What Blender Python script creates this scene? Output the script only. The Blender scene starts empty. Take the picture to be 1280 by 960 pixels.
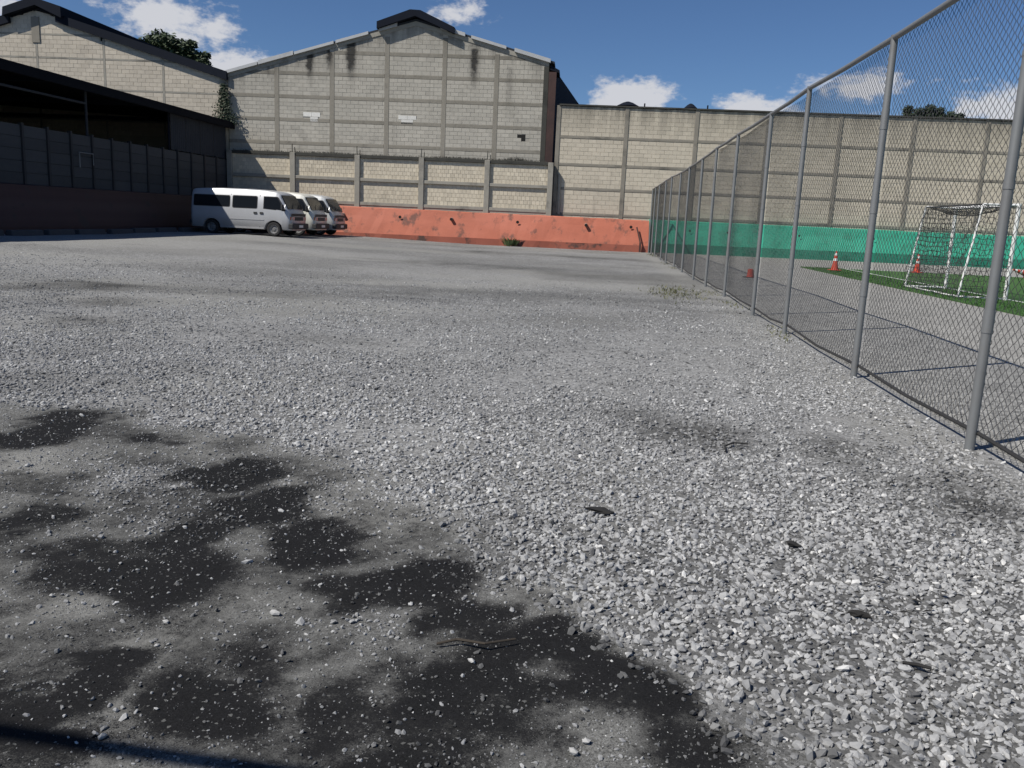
import bpy, math, random
import numpy as np
from mathutils import Matrix, Vector
rad = math.radians
random.seed(7); RNG = np.random.default_rng(11)
scene = bpy.context.scene
C = scene.collection

# ------------------------------------------------------------------ camera
CAM_H, F_PX, PITCH, ROLL, YAW = 1.30, 1060.0, rad(11.0), rad(2.5), rad(5.25)
cd = bpy.data.cameras.new('camera'); cam = bpy.data.objects.new('camera', cd); C.objects.link(cam)
cd.sensor_fit = 'HORIZONTAL'; cd.sensor_width = 36.0; cd.lens = 36.0 * F_PX / 1280.0
cd.clip_start = 0.05; cd.clip_end = 3000
fw = Vector((-math.sin(YAW) * math.cos(PITCH), math.cos(YAW) * math.cos(PITCH), -math.sin(PITCH)))
r0 = Vector((math.cos(YAW), math.sin(YAW), 0)); u0 = r0.cross(fw)
rr = r0 * math.cos(ROLL) + u0 * math.sin(ROLL); uu = -r0 * math.sin(ROLL) + u0 * math.cos(ROLL)
m = Matrix.Identity(4)
for i in range(3):
    m[i][0] = rr[i]; m[i][1] = uu[i]; m[i][2] = -fw[i]
m[0][3], m[1][3], m[2][3] = 0, 0, CAM_H
cam.matrix_world = m
scene.camera = cam

# ------------------------------------------------------------------ node helper
class S:
    """wraps a node socket so that maths can be written as an expression"""
    def __init__(s, t, k): s.t = t; s.k = k
    def op(s, o, b=None, c=None):
        n = s.t.nodes.new('ShaderNodeMath'); n.operation = o
        for i, v in enumerate((s, b, c)):
            if v is None: continue
            if isinstance(v, S): s.t.links.new(v.k, n.inputs[i])
            else: n.inputs[i].default_value = v
        return S(s.t, n.outputs[0])
    def __add__(s, o): return s.op('ADD', o)
    __radd__ = __add__
    def __sub__(s, o): return s.op('SUBTRACT', o)
    def __rsub__(s, o): return (s * -1) + o
    def __mul__(s, o): return s.op('MULTIPLY', o)
    __rmul__ = __mul__
    def __truediv__(s, o): return s.op('DIVIDE', o)
    def clamp(s): return s.op('MAXIMUM', 0.0).op('MINIMUM', 1.0)
    def ss(s, a, b):
        n = s.t.nodes.new('ShaderNodeMapRange'); n.interpolation_type = 'SMOOTHSTEP'
        s.t.links.new(s.k, n.inputs[0]); n.inputs[1].default_value = a; n.inputs[2].default_value = b
        return S(s.t, n.outputs[0])
    def abs(s): return s.op('ABSOLUTE')
    def pow(s, p): return s.op('POWER', p)
    def exp(s): return s.op('EXPONENT')

def sep(t, vec):
    n = t.nodes.new('ShaderNodeSeparateXYZ'); t.links.new(vec, n.inputs[0])
    return [S(t, n.outputs[i]) for i in range(3)]
def comb(t, x, y, z):
    n = t.nodes.new('ShaderNodeCombineXYZ')
    for i, v in enumerate((x, y, z)):
        if isinstance(v, S): t.links.new(v.k, n.inputs[i])
        else: n.inputs[i].default_value = v
    return n.outputs[0]
def noise(t, vec, scale, detail=4, rough=0.55, dist=0.0, col=False):
    n = t.nodes.new('ShaderNodeTexNoise'); t.links.new(vec, n.inputs['Vector'])
    n.inputs['Scale'].default_value = scale; n.inputs['Detail'].default_value = detail
    n.inputs['Roughness'].default_value = rough; n.inputs['Distortion'].default_value = dist
    return n.outputs['Color'] if col else S(t, n.outputs['Fac'])
def mix(t, f, a, b, mode='MIX'):
    n = t.nodes.new('ShaderNodeMix'); n.data_type = 'RGBA'; n.blend_type = mode
    if isinstance(f, S): t.links.new(f.k, n.inputs[0])
    else: n.inputs[0].default_value = f
    for i, v in ((6, a), (7, b)):
        if isinstance(v, (tuple, list)): n.inputs[i].default_value = (*v[:3], 1)
        else: t.links.new(v, n.inputs[i])
    return n.outputs[2]
def scale_col(t, col, f):
    n = t.nodes.new('ShaderNodeVectorMath'); n.operation = 'SCALE'
    if isinstance(col, tuple): n.inputs[0].default_value = col[:3]
    else: t.links.new(col, n.inputs[0])
    if isinstance(f, S): t.links.new(f.k, n.inputs['Scale'])
    else: n.inputs['Scale'].default_value = f
    return n.outputs[0]

# ------------------------------------------------------------------ sky, sun, exposure
SX, SY = 0.69, 0.50                       # shadow run per metre of height
SUN_EL = math.atan2(1, math.hypot(SX, SY)); SUN_AZ = math.atan2(-SX, -SY)   # azimuth from +Y towards +X
w = bpy.data.worlds.new('World'); scene.world = w; w.use_nodes = True
wt = w.node_tree; wt.nodes.clear()
wo = wt.nodes.new('ShaderNodeOutputWorld'); wb = wt.nodes.new('ShaderNodeBackground')
wt.links.new(wb.outputs[0], wo.inputs[0]); wb.inputs[1].default_value = 0.056
sky = wt.nodes.new('ShaderNodeTexSky'); sky.sky_type = 'NISHITA'; sky.sun_disc = False
sky.sun_elevation = SUN_EL; sky.sun_rotation = SUN_AZ
sky.altitude = 1500; sky.air_density = 1.0; sky.dust_density = 0.25; sky.ozone_density = 3.0
tc = wt.nodes.new('ShaderNodeTexCoord')
dx, dy, dz = sep(wt, tc.outputs['Generated'])
az = dx.op('ARCTAN2', dy) * 57.2958
el = dz.op('ARCSINE') * 57.2958
cn = noise(wt, comb(wt, az * 0.5, el * 1.0, 3.1), 0.42, 7, 0.62)
cn2 = noise(wt, comb(wt, az * 0.25, el * 0.6, 9.7), 0.25, 4, 0.55)
cn3 = noise(wt, comb(wt, az * 0.7, el * 1.1, 5.5), 2.2, 6, 0.6)
fac = None
CLOUDS = [(-27.0, 10.6, 2.4, 1.9, .80), (-24.4, 10.0, 2.0, 1.3, .75), (-22.6, 8.6, 2.3, 0.9, .95), (-19.8, 11.3, 1.0, .5, .40),
          (-10.4, 12.2, 2.4, 1.0, .75), (2.3, 7.9, 2.1, .9, 1.15), (0.6, 7.4, 1.5, .6, .80), (9.2, 7.5, 2.0, .7, 1.0),
          (14.6, 8.6, 4.0, 1.0, .60), (13.5, 6.6, 4.0, .7, .70), (22.6, 7.2, 3.0, 1.0, .80), (17.6, 5.6, 5.0, .8, .5),
          (-35.5, 10.4, 1.8, 1.0, .6), (-44., 9., 5., 1.6, .8), (36., 8., 6., 1.5, .8), (60., 10., 9., 2., .8), (-75., 9., 9., 2., .8),
          (110., 12., 14., 3., .8), (-120., 10., 14., 2.5, .8), (165., 9., 14., 2., .8)]
for a, e, ra, re, st in CLOUDS:
    d = ((az - a) / ra).pow(2.0) + ((el - e) / re).pow(2.0)
    g = (d * -0.55).exp() * st
    fac = g if fac is None else fac.op('MAXIMUM', g)
cl = ((fac + (cn - 0.5) * 2.1 + (cn3 - .5) * .7) * 1.0).ss(0.42, 0.88)
hz = ((el * -0.16).exp() * 0.20).op('MINIMUM', 0.4)
tint = mix(wt, 1.0, sky.outputs[0], (0.90, 1.10, 1.36), 'MULTIPLY')
wt.links.new(mix(wt, cl * 0.92, tint, (11.5, 11.6, 12.2)), wb.inputs[0])

sl = bpy.data.lights.new('sun', 'SUN'); so = bpy.data.objects.new('sun', sl); C.objects.link(so)
sl.energy = 5.0; sl.angle = rad(0.53); sl.color = (1.0, 0.955, 0.88)
so.rotation_euler = Vector((SX, SY, -1)).to_track_quat('-Z', 'Y').to_euler(); so.location = (-30, -20, 50)
vs = scene.view_settings; vs.view_transform = 'Standard'; vs.look = 'None'; vs.exposure = 0.0; vs.gamma = 1.0
scene.render.engine = 'CYCLES'

# ------------------------------------------------------------------ object helpers
def tag(o, label=None, cat=None, group=None, kind=None):
    if label: o['label'] = label
    if cat: o['category'] = cat
    if group: o['group'] = group
    if kind: o['kind'] = kind
    return o
def empty(name, loc=(0, 0, 0), rz=0.0, label=None, cat=None, group=None):
    o = bpy.data.objects.new(name, None); C.objects.link(o); o.location = loc; o.rotation_euler = (0, 0, rz)
    o.empty_display_size = 0.1
    return tag(o, label, cat, group)
class MB:
    def __init__(s): s.v = []; s.f = []; s.sm = False
    def add(s, vs_, fs):
        b = len(s.v); s.v += [tuple(p) for p in vs_]; s.f += [tuple(i + b for i in f) for f in fs]; return s
    def box(s, x0, x1, y0, y1, z0, z1):
        return s.add([(x0, y0, z0), (x1, y0, z0), (x1, y1, z0), (x0, y1, z0), (x0, y0, z1), (x1, y0, z1), (x1, y1, z1), (x0, y1, z1)],
                     [(0, 3, 2, 1), (4, 5, 6, 7), (0, 1, 5, 4), (1, 2, 6, 5), (2, 3, 7, 6), (3, 0, 4, 7)])
    def tube(s, pts, r, n=8, cap=True):
        pts = [Vector(p) for p in pts]; rs = r if isinstance(r, (list, tuple)) else [r] * len(pts)
        ring = []
        for i, p in enumerate(pts):
            d = (pts[min(i + 1, len(pts) - 1)] - pts[max(i - 1, 0)]).normalized()
            a = d.orthogonal() if abs(d.z) > .9 else d.cross(Vector((0, 0, 1)))
            a.normalize(); b = d.cross(a)
            ring.append([p + (a * math.cos(2 * math.pi * k / n) + b * math.sin(2 * math.pi * k / n)) * rs[i] for k in range(n)])
        fs = []
        for i in range(len(pts) - 1):
            for k in range(n):
                fs.append((i * n + k, i * n + (k + 1) % n, (i + 1) * n + (k + 1) % n, (i + 1) * n + k))
        if cap:
            fs.append(tuple(range(n))[::-1]); fs.append(tuple((len(pts) - 1) * n + k for k in range(n)))
        return s.add([p for q in ring for p in q], fs)
    def prism(s, poly, axis, a, b):
        """polygon in the two other axes, extruded along axis from a to b"""
        def P(q, t):
            l = list(q); l.insert(axis, t); return tuple(l)
        n = len(poly)
        return s.add([P(q, a) for q in poly] + [P(q, b) for q in poly],
                     [tuple(range(n))[::-1], tuple(range(n, 2 * n))] + [(i, (i + 1) % n, n + (i + 1) % n, n + i) for i in range(n)])
    def lathe(s, prof, origin=(0, 0, 0), n=24, axis='z'):
        vs_, fs = [], []
        for r, h in prof:
            for k in range(n):
                a = 2 * math.pi * k / n; x, y = r * math.cos(a), r * math.sin(a)
                p = (x, y, h) if axis == 'z' else (x, h, y)
                vs_.append((p[0] + origin[0], p[1] + origin[1], p[2] + origin[2]))
        for i in range(len(prof) - 1):
            for k in range(n):
                q = (i * n + k, i * n + (k + 1) % n, (i + 1) * n + (k + 1) % n, (i + 1) * n + k)
                fs.append(q if axis == 'z' else q[::-1])
        return s.add(vs_, fs)
    def mesh(s, name, mat=None, smooth=False):
        me = bpy.data.meshes.new(name); me.from_pydata(s.v, [], s.f); me.update()
        if mat: me.materials.append(mat)
        if smooth:
            me.polygons.foreach_set('use_smooth', [True] * len(me.polygons))
        return me
    def build(s, name, mat, parent=None, smooth=False, kind=None):
        o = bpy.data.objects.new(name, s.mesh(name, mat, smooth)); C.objects.link(o)
        if parent: o.parent = parent
        if kind: o['kind'] = kind
        if smooth:
            mod = o.modifiers.new('edges', 'EDGE_SPLIT'); mod.split_angle = rad(38)
        return o
def inst(name, me, parent, loc, rot=(0, 0, 0), sc=(1, 1, 1)):
    o = bpy.data.objects.new(name, me); C.objects.link(o); o.parent = parent
    o.location = loc; o.rotation_euler = rot; o.scale = sc
    return o
def bevel(o, wdt, seg=2):
    b = o.modifiers.new('bevel', 'BEVEL'); b.width = wdt; b.segments = seg; b.limit_method = 'ANGLE'; return o

# numpy value noise
def vnoise(x, y, seed=0):
    xi = np.floor(x).astype(np.int64); yi = np.floor(y).astype(np.int64); xf = x - xi; yf = y - yi
    def h(a, b):
        n = (a * 374761393 + b * 668265263 + seed * 974634599) & 0xffffffff
        n = ((n ^ (n >> 13)) * 1274126177) & 0xffffffff
        return ((n ^ (n >> 16)) & 0xffff) / 65535.0
    u = xf * xf * (3 - 2 * xf); v = yf * yf * (3 - 2 * yf)
    return (h(xi, yi) * (1 - u) + h(xi + 1, yi) * u) * (1 - v) + (h(xi, yi + 1) * (1 - u) + h(xi + 1, yi + 1) * u) * v
def fbm(x, y, seed=0, oc=5, gain=.5):
    t = np.zeros_like(x, dtype=float); a = 1.; n = 0.
    for i in range(oc):
        t += a * vnoise(x * 2 ** i, y * 2 ** i, seed + i * 17); n += a; a *= gain
    return t / n
def sstep(a, b, x):
    t = np.clip((x - a) / (b - a), 0, 1); return t * t * (3 - 2 * t)

# ------------------------------------------------------------------ materials
def new_mat(name):
    ma = bpy.data.materials.new(name); ma.use_nodes = True; t = ma.node_tree
    b = t.nodes['Principled BSDF']; return ma, t, b
def bump(t, b, h, strength=.4, dist=.01):
    n = t.nodes.new('ShaderNodeBump'); n.inputs['Strength'].default_value = strength; n.inputs['Distance'].default_value = dist
    t.links.new(h.k, n.inputs['Height']); t.links.new(n.outputs[0], b.inputs['Normal'])
def obj_co(t):
    return t.nodes.new('ShaderNodeTexCoord').outputs['Object']
def world_co(t):
    return t.nodes.new('ShaderNodeNewGeometry').outputs['Position']
def simple(name, col, rough=.6, metal=0., var=.25, sc=6., dirt=None, dirt_amt=.5, bmp=0.0, coat=0., spec=.5):
    ma, t, b = new_mat(name); p = world_co(t)
    n1 = noise(t, p, sc, 5, .6); n2 = noise(t, p, sc * .23, 4, .6)
    c = scale_col(t, col, (n1 * .6 + n2 * .4 - .5) * (2 * var) + 1.0)
    if dirt: c = mix(t, n2.ss(.50, .74) * dirt_amt, c, dirt)
    t.links.new(c, b.inputs['Base Color']); b.inputs['Roughness'].default_value = rough; b.inputs['Metallic'].default_value = metal; b.inputs['Specular IOR Level'].default_value = spec
    if coat: b.inputs['Coat Weight'].default_value = coat
    if bmp: bump(t, b, n1, bmp, .01)
    return ma

def block_mat(name, colA, colB, var=.16, streaks=(), grime=.5, roof=None, top=None, seed=0.):
    """concrete block: tone per block, blotchy weathering, run-off streaks under a roof edge"""
    ma, t, b = new_mat(name); p = world_co(t)
    geo = t.nodes.new('ShaderNodeNewGeometry'); oi = t.nodes.new('ShaderNodeObjectInfo')
    rnd = (S(t, geo.outputs['Random Per Island']) + S(t, oi.outputs['Random'])).op('FRACT')
    rnd2 = (rnd * 17.31).op('FRACT')
    x, y, z = sep(t, p)
    big = noise(t, comb(t, x * .35 + seed, 0., z * .5), 1.0, 5, .6)
    fine = noise(t, p, 9., 5, .65); grain = noise(t, p, 60., 3, .6)
    c = mix(t, (big - .5) * 1.9 + rnd * .22 + .28, colA, colB)
    c = scale_col(t, c, (rnd2 - .5) * (2 * var) + (fine - .5) * .36 + (grain - .5) * .22 + 1.0)
    run = noise(t, comb(t, x * 2.2 + seed, 0., z * .16), 1.0, 5, .62)
    drk = run.ss(.56, .80) * grime
    blot = noise(t, comb(t, x * .8 + 7.7 + seed, 0., z * .9), 1.0, 6, .70).ss(.50, .76) * (grime * .75)
    drk = drk.op('MAXIMUM', blot)
    if roof:
        (px, pz, s1, s2) = roof
        dd = (x - px); zr = (dd.op('MINIMUM', 0.) * s1 + dd.op('MAXIMUM', 0.) * (-s2)) + pz
        dep = zr - z
        edge = (dep * -1.5).exp() * run.ss(.30, .62) * .8
        drk = drk.op('MAXIMUM', edge)
    if top is not None:
        edge = ((top - z) * -1.1).exp() * run.ss(.22, .62) * .80
        drk = drk.op('MAXIMUM', edge)
    wob = noise(t, p, 3.0, 4, .6)
    for (sx, z1, ln, wd, st) in streaks:
        g = (((x - sx + (wob - .5) * .30) / wd).pow(2.0) * -1.4).exp()
        v = ((z - (z1 - ln)) / ln + (wob - .5) * .5).ss(-.15, .75) * ((z - z1) / .15).ss(1.0, 0.0)
        drk = drk.op('MAXIMUM', g * v * (fine * 1.1 + .25) * st)
    c = mix(t, drk.clamp(), c, (.040, .037, .032))
    t.links.new(c, b.inputs['Base Color']); b.inputs['Roughness'].default_value = .92
    bump(t, b, fine * .5 + grain * .5, .35, .008)
    return ma

M = {}
STREAKS = [(-16.56, 8.25, .75, .13, .9), (-15.6, 8.4, .5, .09, .4), (-14.52, 8.95, 1.5, .22, 2.0), (-13.53, 9.2, 1.3, .19, 1.5), (-12.46, 9.5, 2.0, .27, 2.1),
           (-11.6, 9.6, .7, .11, .7), (-14.45, 7.9, 1.0, .20, .4), (-12.4, 8.1, 1.0, .2, .35), (-6.42, 9.2, 1.9, .24, 1.5), (-4.67, 8.4, 2.4, .22, .5), (-3.4, 8.4, .8, .12, .4)]
ROOF_C = (-9.3, 10.42, .285, .258)
M['blk_gable'] = block_mat('gable_block', (.40, .375, .32), (.50, .465, .395), .06, STREAKS, .46, ROOF_C)
M['frame_gable'] = block_mat('gable_frame', (.235, .215, .175), (.30, .275, .23), .05, STREAKS, .62, ROOF_C, seed=3.3)
M['blk_left'] = block_mat('left_gable_block', (.50, .445, .36), (.60, .535, .435), .07, [(-18.75, 8.1, 2.6, .35, 1.0), (-28.6, 9.4, 1.0, .15, .4)], .28, None, None, 4.4)
M['blk_low'] = block_mat('lower_wall_block', (.56, .495, .385), (.66, .59, .46), .10, [(-12.8, 4.0, .8, .5, .35)], .30, None, None, 9.1)
M['blk_right'] = block_mat('right_wall_block', (.53, .475, .375), (.63, .56, .445), .06, [], .26, None, 6.9, 2.2)
M['blk_white'] = block_mat('white_block', (.74, .72, .66), (.78, .76, .71), .08, [], .15, None, None, 1.2)
M['mortar'] = simple('mortar', (.36, .335, .285), .95, 0, .25, 5)
M['mortar_pale'] = simple('pale_mortar', (.47, .42, .335), .95, 0, .25, 5)
M['frame'] = simple('concrete_frame', (.25, .228, .188), .93, 0, .35, 4, (.07, .065, .055), .75, .4)
M['frame_grey'] = simple('grey_concrete_frame', (.32, .30, .255), .93, 0, .30, 4, (.09, .085, .075), .7, .4)
M['frame_dark'] = simple('mossy_concrete', (.055, .054, .046), .95, 0, .5, 5, (.02, .02, .017), .8, .4)
M['slab'] = block_mat('precast_slab_shaded', (.036, .039, .043), (.066, .069, .073), .16, [], .25, seed=6.)  # concrete darkened: the deep shade under the shed is put into this colour
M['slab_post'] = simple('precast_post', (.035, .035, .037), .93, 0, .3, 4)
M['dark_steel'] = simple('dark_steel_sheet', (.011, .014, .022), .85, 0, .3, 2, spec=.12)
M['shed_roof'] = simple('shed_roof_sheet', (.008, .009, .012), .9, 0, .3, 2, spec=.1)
M['grey_sheet'] = simple('grey_sheet', (.040, .044, .052), .8, 0, .25, 3, spec=.15)
M['galv_pale'] = simple('pale_flashing', (.50, .50, .49), .55, .3, .25, 3, (.20, .19, .18), .6)
M['rust'] = simple('rusty_steel', (.075, .040, .034), .85, .1, .35, 3, (.03, .02, .02), .6)
M['galv'] = simple('galvanised_pipe', (.215, .22, .22), .55, .35, .18, 8, (.17, .16, .15), .5)
M['wire'] = simple('fence_wire', (.055, .056, .058), .55, .5, .25, 8)
M['black'] = simple('black_plastic', (.02, .02, .022), .6, 0, .3, 8)
M['bottom_rail'] = simple('dirty_black_pipe', (.028, .027, .026), .7, 0, .4, 8)
M['white_pipe'] = simple('white_painted_pipe', (.74, .74, .72), .45, 0, .10, 6, (.45, .44, .40), .4)
M['net'] = simple('black_net', (.016, .017, .016), .8, 0, .2, 8)
M['cone_red'] = simple('cone_red', (.50, .06, .028), .5, 0, .14, 8)
M['cone_white'] = simple('cone_white', (.72, .72, .70), .5, 0, .1, 8)
M['rubber'] = simple('tyre_rubber', (.022, .022, .023), .85, 0, .3, 10)
M['rim'] = simple('steel_rim', (.28, .28, .28), .45, .6, .25, 10)
M['stop'] = simple('wheel_stop_concrete', (.06, .06, .063), .93, 0, .3, 4, (.08, .08, .08), .5, .4)
M['pvc'] = simple('pvc_stub', (.30, .27, .24), .7, 0, .2, 9)
M['hole'] = simple('drain_hole', (.012, .011, .010), .95)
M['soot'] = simple('charred_bits', (.018, .017, .016), .9, 0, .4, 30)
M['bark'] = simple('bark', (.05, .04, .03), .95, 0, .4, 6)

def paint_wall(name, col, dark, chip, seed, low_z=None):
    ma, t, b = new_mat(name); p = world_co(t); x, y, z = sep(t, p)
    n1 = noise(t, comb(t, x * .55 + seed, y * .3, z * 1.1), 1.0, 6, .64); n2 = noise(t, comb(t, x * 1.6 + seed * 2, y, z * 1.3), 1.0, 6, .66)
    g = noise(t, p, 22., 4, .6)
    fade = noise(t, comb(t, x * .16 + seed * 3, 0., z * .4), 1.0, 4, .6)
    c = scale_col(t, col, (n1 - .5) * .55 + (g - .5) * .25 + 1.0)
    c = mix(t, fade.ss(.47, .66) * .42, c, tuple(min(1., k * 1.25 + .035) for k in col))
    c = mix(t, n2.ss(.52, .66) * chip, c, dark)
    c = mix(t, n1.ss(.66, .74) * chip * .6, c, (.16, .14, .12))
    t.links.new(c, b.inputs['Base Color']); b.inputs['Roughness'].default_value = .72
    bump(t, b, g * .5 + n2 * .8, .4, .02)
    return ma
M['orange'] = paint_wall('orange_paint', (.43, .128, .074), (.12, .062, .047), .85, 1.3)
M['red_shade'] = paint_wall('red_paint_shaded', (.040, .0125, .0125), (.03, .018, .018), .8, 5.1)  # red paint with the shed's shade put into its colour
M['green'] = paint_wall('green_paint', (.030, .335, .215), (.03, .19, .12), .5, 8.3)
M['green_shaded'] = paint_wall('green_paint_shaded', (.016, .20, .125), (.018, .11, .07), .5, 3.3)  # same green, darkened to hold the weaker sunlight on the steep base
M['orange_shaded'] = paint_wall('orange_paint_shaded', (.30, .088, .054), (.06, .04, .032), .9, 2.7)  # same orange, darkened: the steep base's weaker sunlight is put into the colour

# ground: stains come from vertex attributes 'dark' (black soil), 'pale' (dust) and 'grav' (loose stone)
def ground_mat():
    ma, t, b = new_mat('gravel_ground'); p = world_co(t)
    at = {}
    for k in ('dark', 'pale', 'grav', 'loose'):
        n = t.nodes.new('ShaderNodeAttribute'); n.attribute_name = k; at[k] = S(t, n.outputs['Fac'])
    v = t.nodes.new('ShaderNodeTexVoronoi'); v.inputs['Scale'].default_value = 46.; v.inputs['Randomness'].default_value = 1.0
    t.links.new(p, v.inputs['Vector'])
    vr = S(t, v.outputs['Color']); vd = S(t, v.outputs['Distance'])
    v2 = t.nodes.new('ShaderNodeTexVoronoi'); v2.inputs['Scale'].default_value = 115.
    t.links.new(p, v2.inputs['Vector'])
    vr2 = S(t, v2.outputs['Color'])
    v3 = t.nodes.new('ShaderNodeTexVoronoi'); v3.inputs['Scale'].default_value = 270.; t.links.new(p, v3.inputs['Vector']); vr3 = S(t, v3.outputs['Color'])
    v4 = t.nodes.new('ShaderNodeTexVoronoi'); v4.inputs['Scale'].default_value = 17.; t.links.new(p, v4.inputs['Vector']); vr4 = S(t, v4.outputs['Color'])
    fine = noise(t, p, 210., 3, .7); mid = noise(t, p, 7., 6, .65); gr = noise(t, p, 34., 4, .65)
    stone = scale_col(t, (.268, .267, .262), (vr - .5) * .9 + (vr4 - .5) * .42 + (mid - .5) * .35 + 1.0)
    dust = scale_col(t, (.145, .144, .136), (vr4 - .5) * .30 + (vr2 - .5) * .8 + (vr3 - .5) * 1.1 + (fine - .5) * 1.2 + (mid - .5) * .5 + (gr - .5) * .3 + 1.0)
    soil = scale_col(t, (.0115, .0115, .012), (vr3 - .5) * 1.1 + (fine - .5) * 2.0 + (gr - .5) * 1.1 + (mid - .5) * .5 + 1.1)
    cov = (at['grav'] * 1.3 + (vr2 - .5) * .6 + (gr - .5) * .7 - .10).ss(.25, .75)
    c = mix(t, cov, dust, stone)
    c = mix(t, at['loose'] * .85, c, scale_col(t, (.092, .092, .091), (vr2 - .5) * 1.0 + (fine - .5) * 1.2 + 1.0))  # darker fines between stones, contact shade included in the colour
    c = mix(t, at['pale'] * .75, c, scale_col(t, (.275, .271, .252), (vr3 - .5) * .7 + (fine - .5) * 1.2 + (vr2 - .5) * .4 + 1.0))
    dk = (at['dark'] * 1.15 + (gr - .5) * .9 + (fine - .5) * 1.4 + (vr3 - .5) * .45 + (vr2 - .5) * .30 - .05).ss(.10, .92)
    c = mix(t, dk, c, soil)
    spk = (vr2.op('GREATER_THAN', .90)) * at['dark'] * .55
    c = mix(t, spk, c, (.20, .20, .19))
    t.links.new(c, b.inputs['Base Color']); b.inputs['Roughness'].default_value = .95; b.inputs['Specular IOR Level'].default_value = .15
    bump(t, b, vr3 * .35 + (vd * -1.2) * at['grav'] + gr * .6 + fine * .3 + vr * .5 * at['grav'], .5, .012)
    return ma
M['ground'] = ground_mat()
def court_mat():
    ma, t, b = new_mat('court_asphalt'); p = world_co(t)
    v = t.nodes.new('ShaderNodeTexVoronoi'); v.inputs['Scale'].default_value = 38.; t.links.new(p, v.inputs['Vector'])
    vr = S(t, v.outputs['Color']); fine = noise(t, p, 55., 4, .7); mid = noise(t, p, 1.1, 6, .62)
    v2 = t.nodes.new('ShaderNodeTexVoronoi'); v2.inputs['Scale'].default_value = 15.; t.links.new(p, v2.inputs['Vector']); vr2 = S(t, v2.outputs['Color'])
    c = scale_col(t, (.275, .268, .248), (vr - .5) * 1.15 + (vr2 - .5) * .45 + (fine - .5) * 1.2 + (mid - .5) * .55 + 1.0)
    t.links.new(c, b.inputs['Base Color']); b.inputs['Roughness'].default_value = .95
    bump(t, b, vr * .6 + fine * .4, .6, .012); return ma
M['court'] = court_mat()
def turf_mat():
    ma, t, b = new_mat('turf_carpet'); p = world_co(t); x, y, z = sep(t, p)
    f = noise(t, p, 90., 3, .7); n2 = noise(t, p, 1.3, 5, .6)
    c = mix(t, n2, (.030, .090, .016), (.062, .155, .030)); c = scale_col(t, c, (f - .5) * 1.1 + 1.0)
    t.links.new(c, b.inputs['Base Color']); b.inputs['Roughness'].default_value = .9
    bump(t, b, f, .8, .02); return ma
M['turf'] = turf_mat()
def leaf_mat(name, a, bcol):
    ma, t, b = new_mat(name); geo = t.nodes.new('ShaderNodeNewGeometry')
    c = mix(t, S(t, geo.outputs['Random Per Island']), a, bcol)
    t.links.new(c, b.inputs['Base Color']); b.inputs['Roughness'].default_value = .6; return ma
M['leaf_dark'] = leaf_mat('dark_leaf', (.018, .032, .012), (.050, .075, .026))
M['leaf_pine'] = leaf_mat('pine_leaf', (.012, .026, .012), (.030, .052, .022))
M['weed'] = leaf_mat('weed_leaf', (.055, .10, .03), (.15, .19, .07))
M['grass'] = leaf_mat('dry_grass', (.07, .085, .03), (.16, .15, .07))
def glass_mat():
    ma, t, b = new_mat('dark_window_glass'); b.inputs['Base Color'].default_value = (.012, .015, .02, 1)
    b.inputs['Roughness'].default_value = .08; b.inputs['Specular IOR Level'].default_value = .5; return ma
M['glass'] = glass_mat()
def car_paint(name, col, metal=0.):
    ma, t, b = new_mat(name); p = obj_co(t); x, y, z = sep(t, p)
    n = noise(t, p, 2.2, 6, .65); g = noise(t, p, 14., 4, .6)
    low = z.ss(.95, .3)
    c = mix(t, (low * (n * 1.2)).clamp() * .55, scale_col(t, col, (n - .5) * .16 + 1.0), (.17, .155, .13))
    c = mix(t, (g * n).ss(.33, .45) * .16, c, (.2, .19, .17))
    t.links.new(c, b.inputs['Base Color']); b.inputs['Roughness'].default_value = .38; b.inputs['Metallic'].default_value = metal
    b.inputs['Coat Weight'].default_value = .25; b.inputs['Coat Roughness'].default_value = .12
    return ma
M['van_silver'] = car_paint('van_silver_paint', (.46, .47, .49), .15)
M['van_cream'] = car_paint('van_cream_paint', (.70, .69, .62))
M['van_grey'] = car_paint('van_grey_paint', (.52, .53, .53), .1)
M['lamp'] = simple('lamp_glass', (.35, .35, .36), .2, .3, .1, 10)
M['amber'] = simple('amber_lens', (.45, .12, .02), .3, 0, .1, 10)
M['tail'] = simple('tail_lens', (.25, .015, .012), .3, 0, .1, 10)
M['trim'] = simple('dark_trim', (.035, .036, .038), .7, 0, .3, 8)
M['front_dull'] = simple('dull_front', (.075, .068, .066), .75, 0, .3, 8)  # grey of the grille, also used for shade painted across the nose

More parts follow.
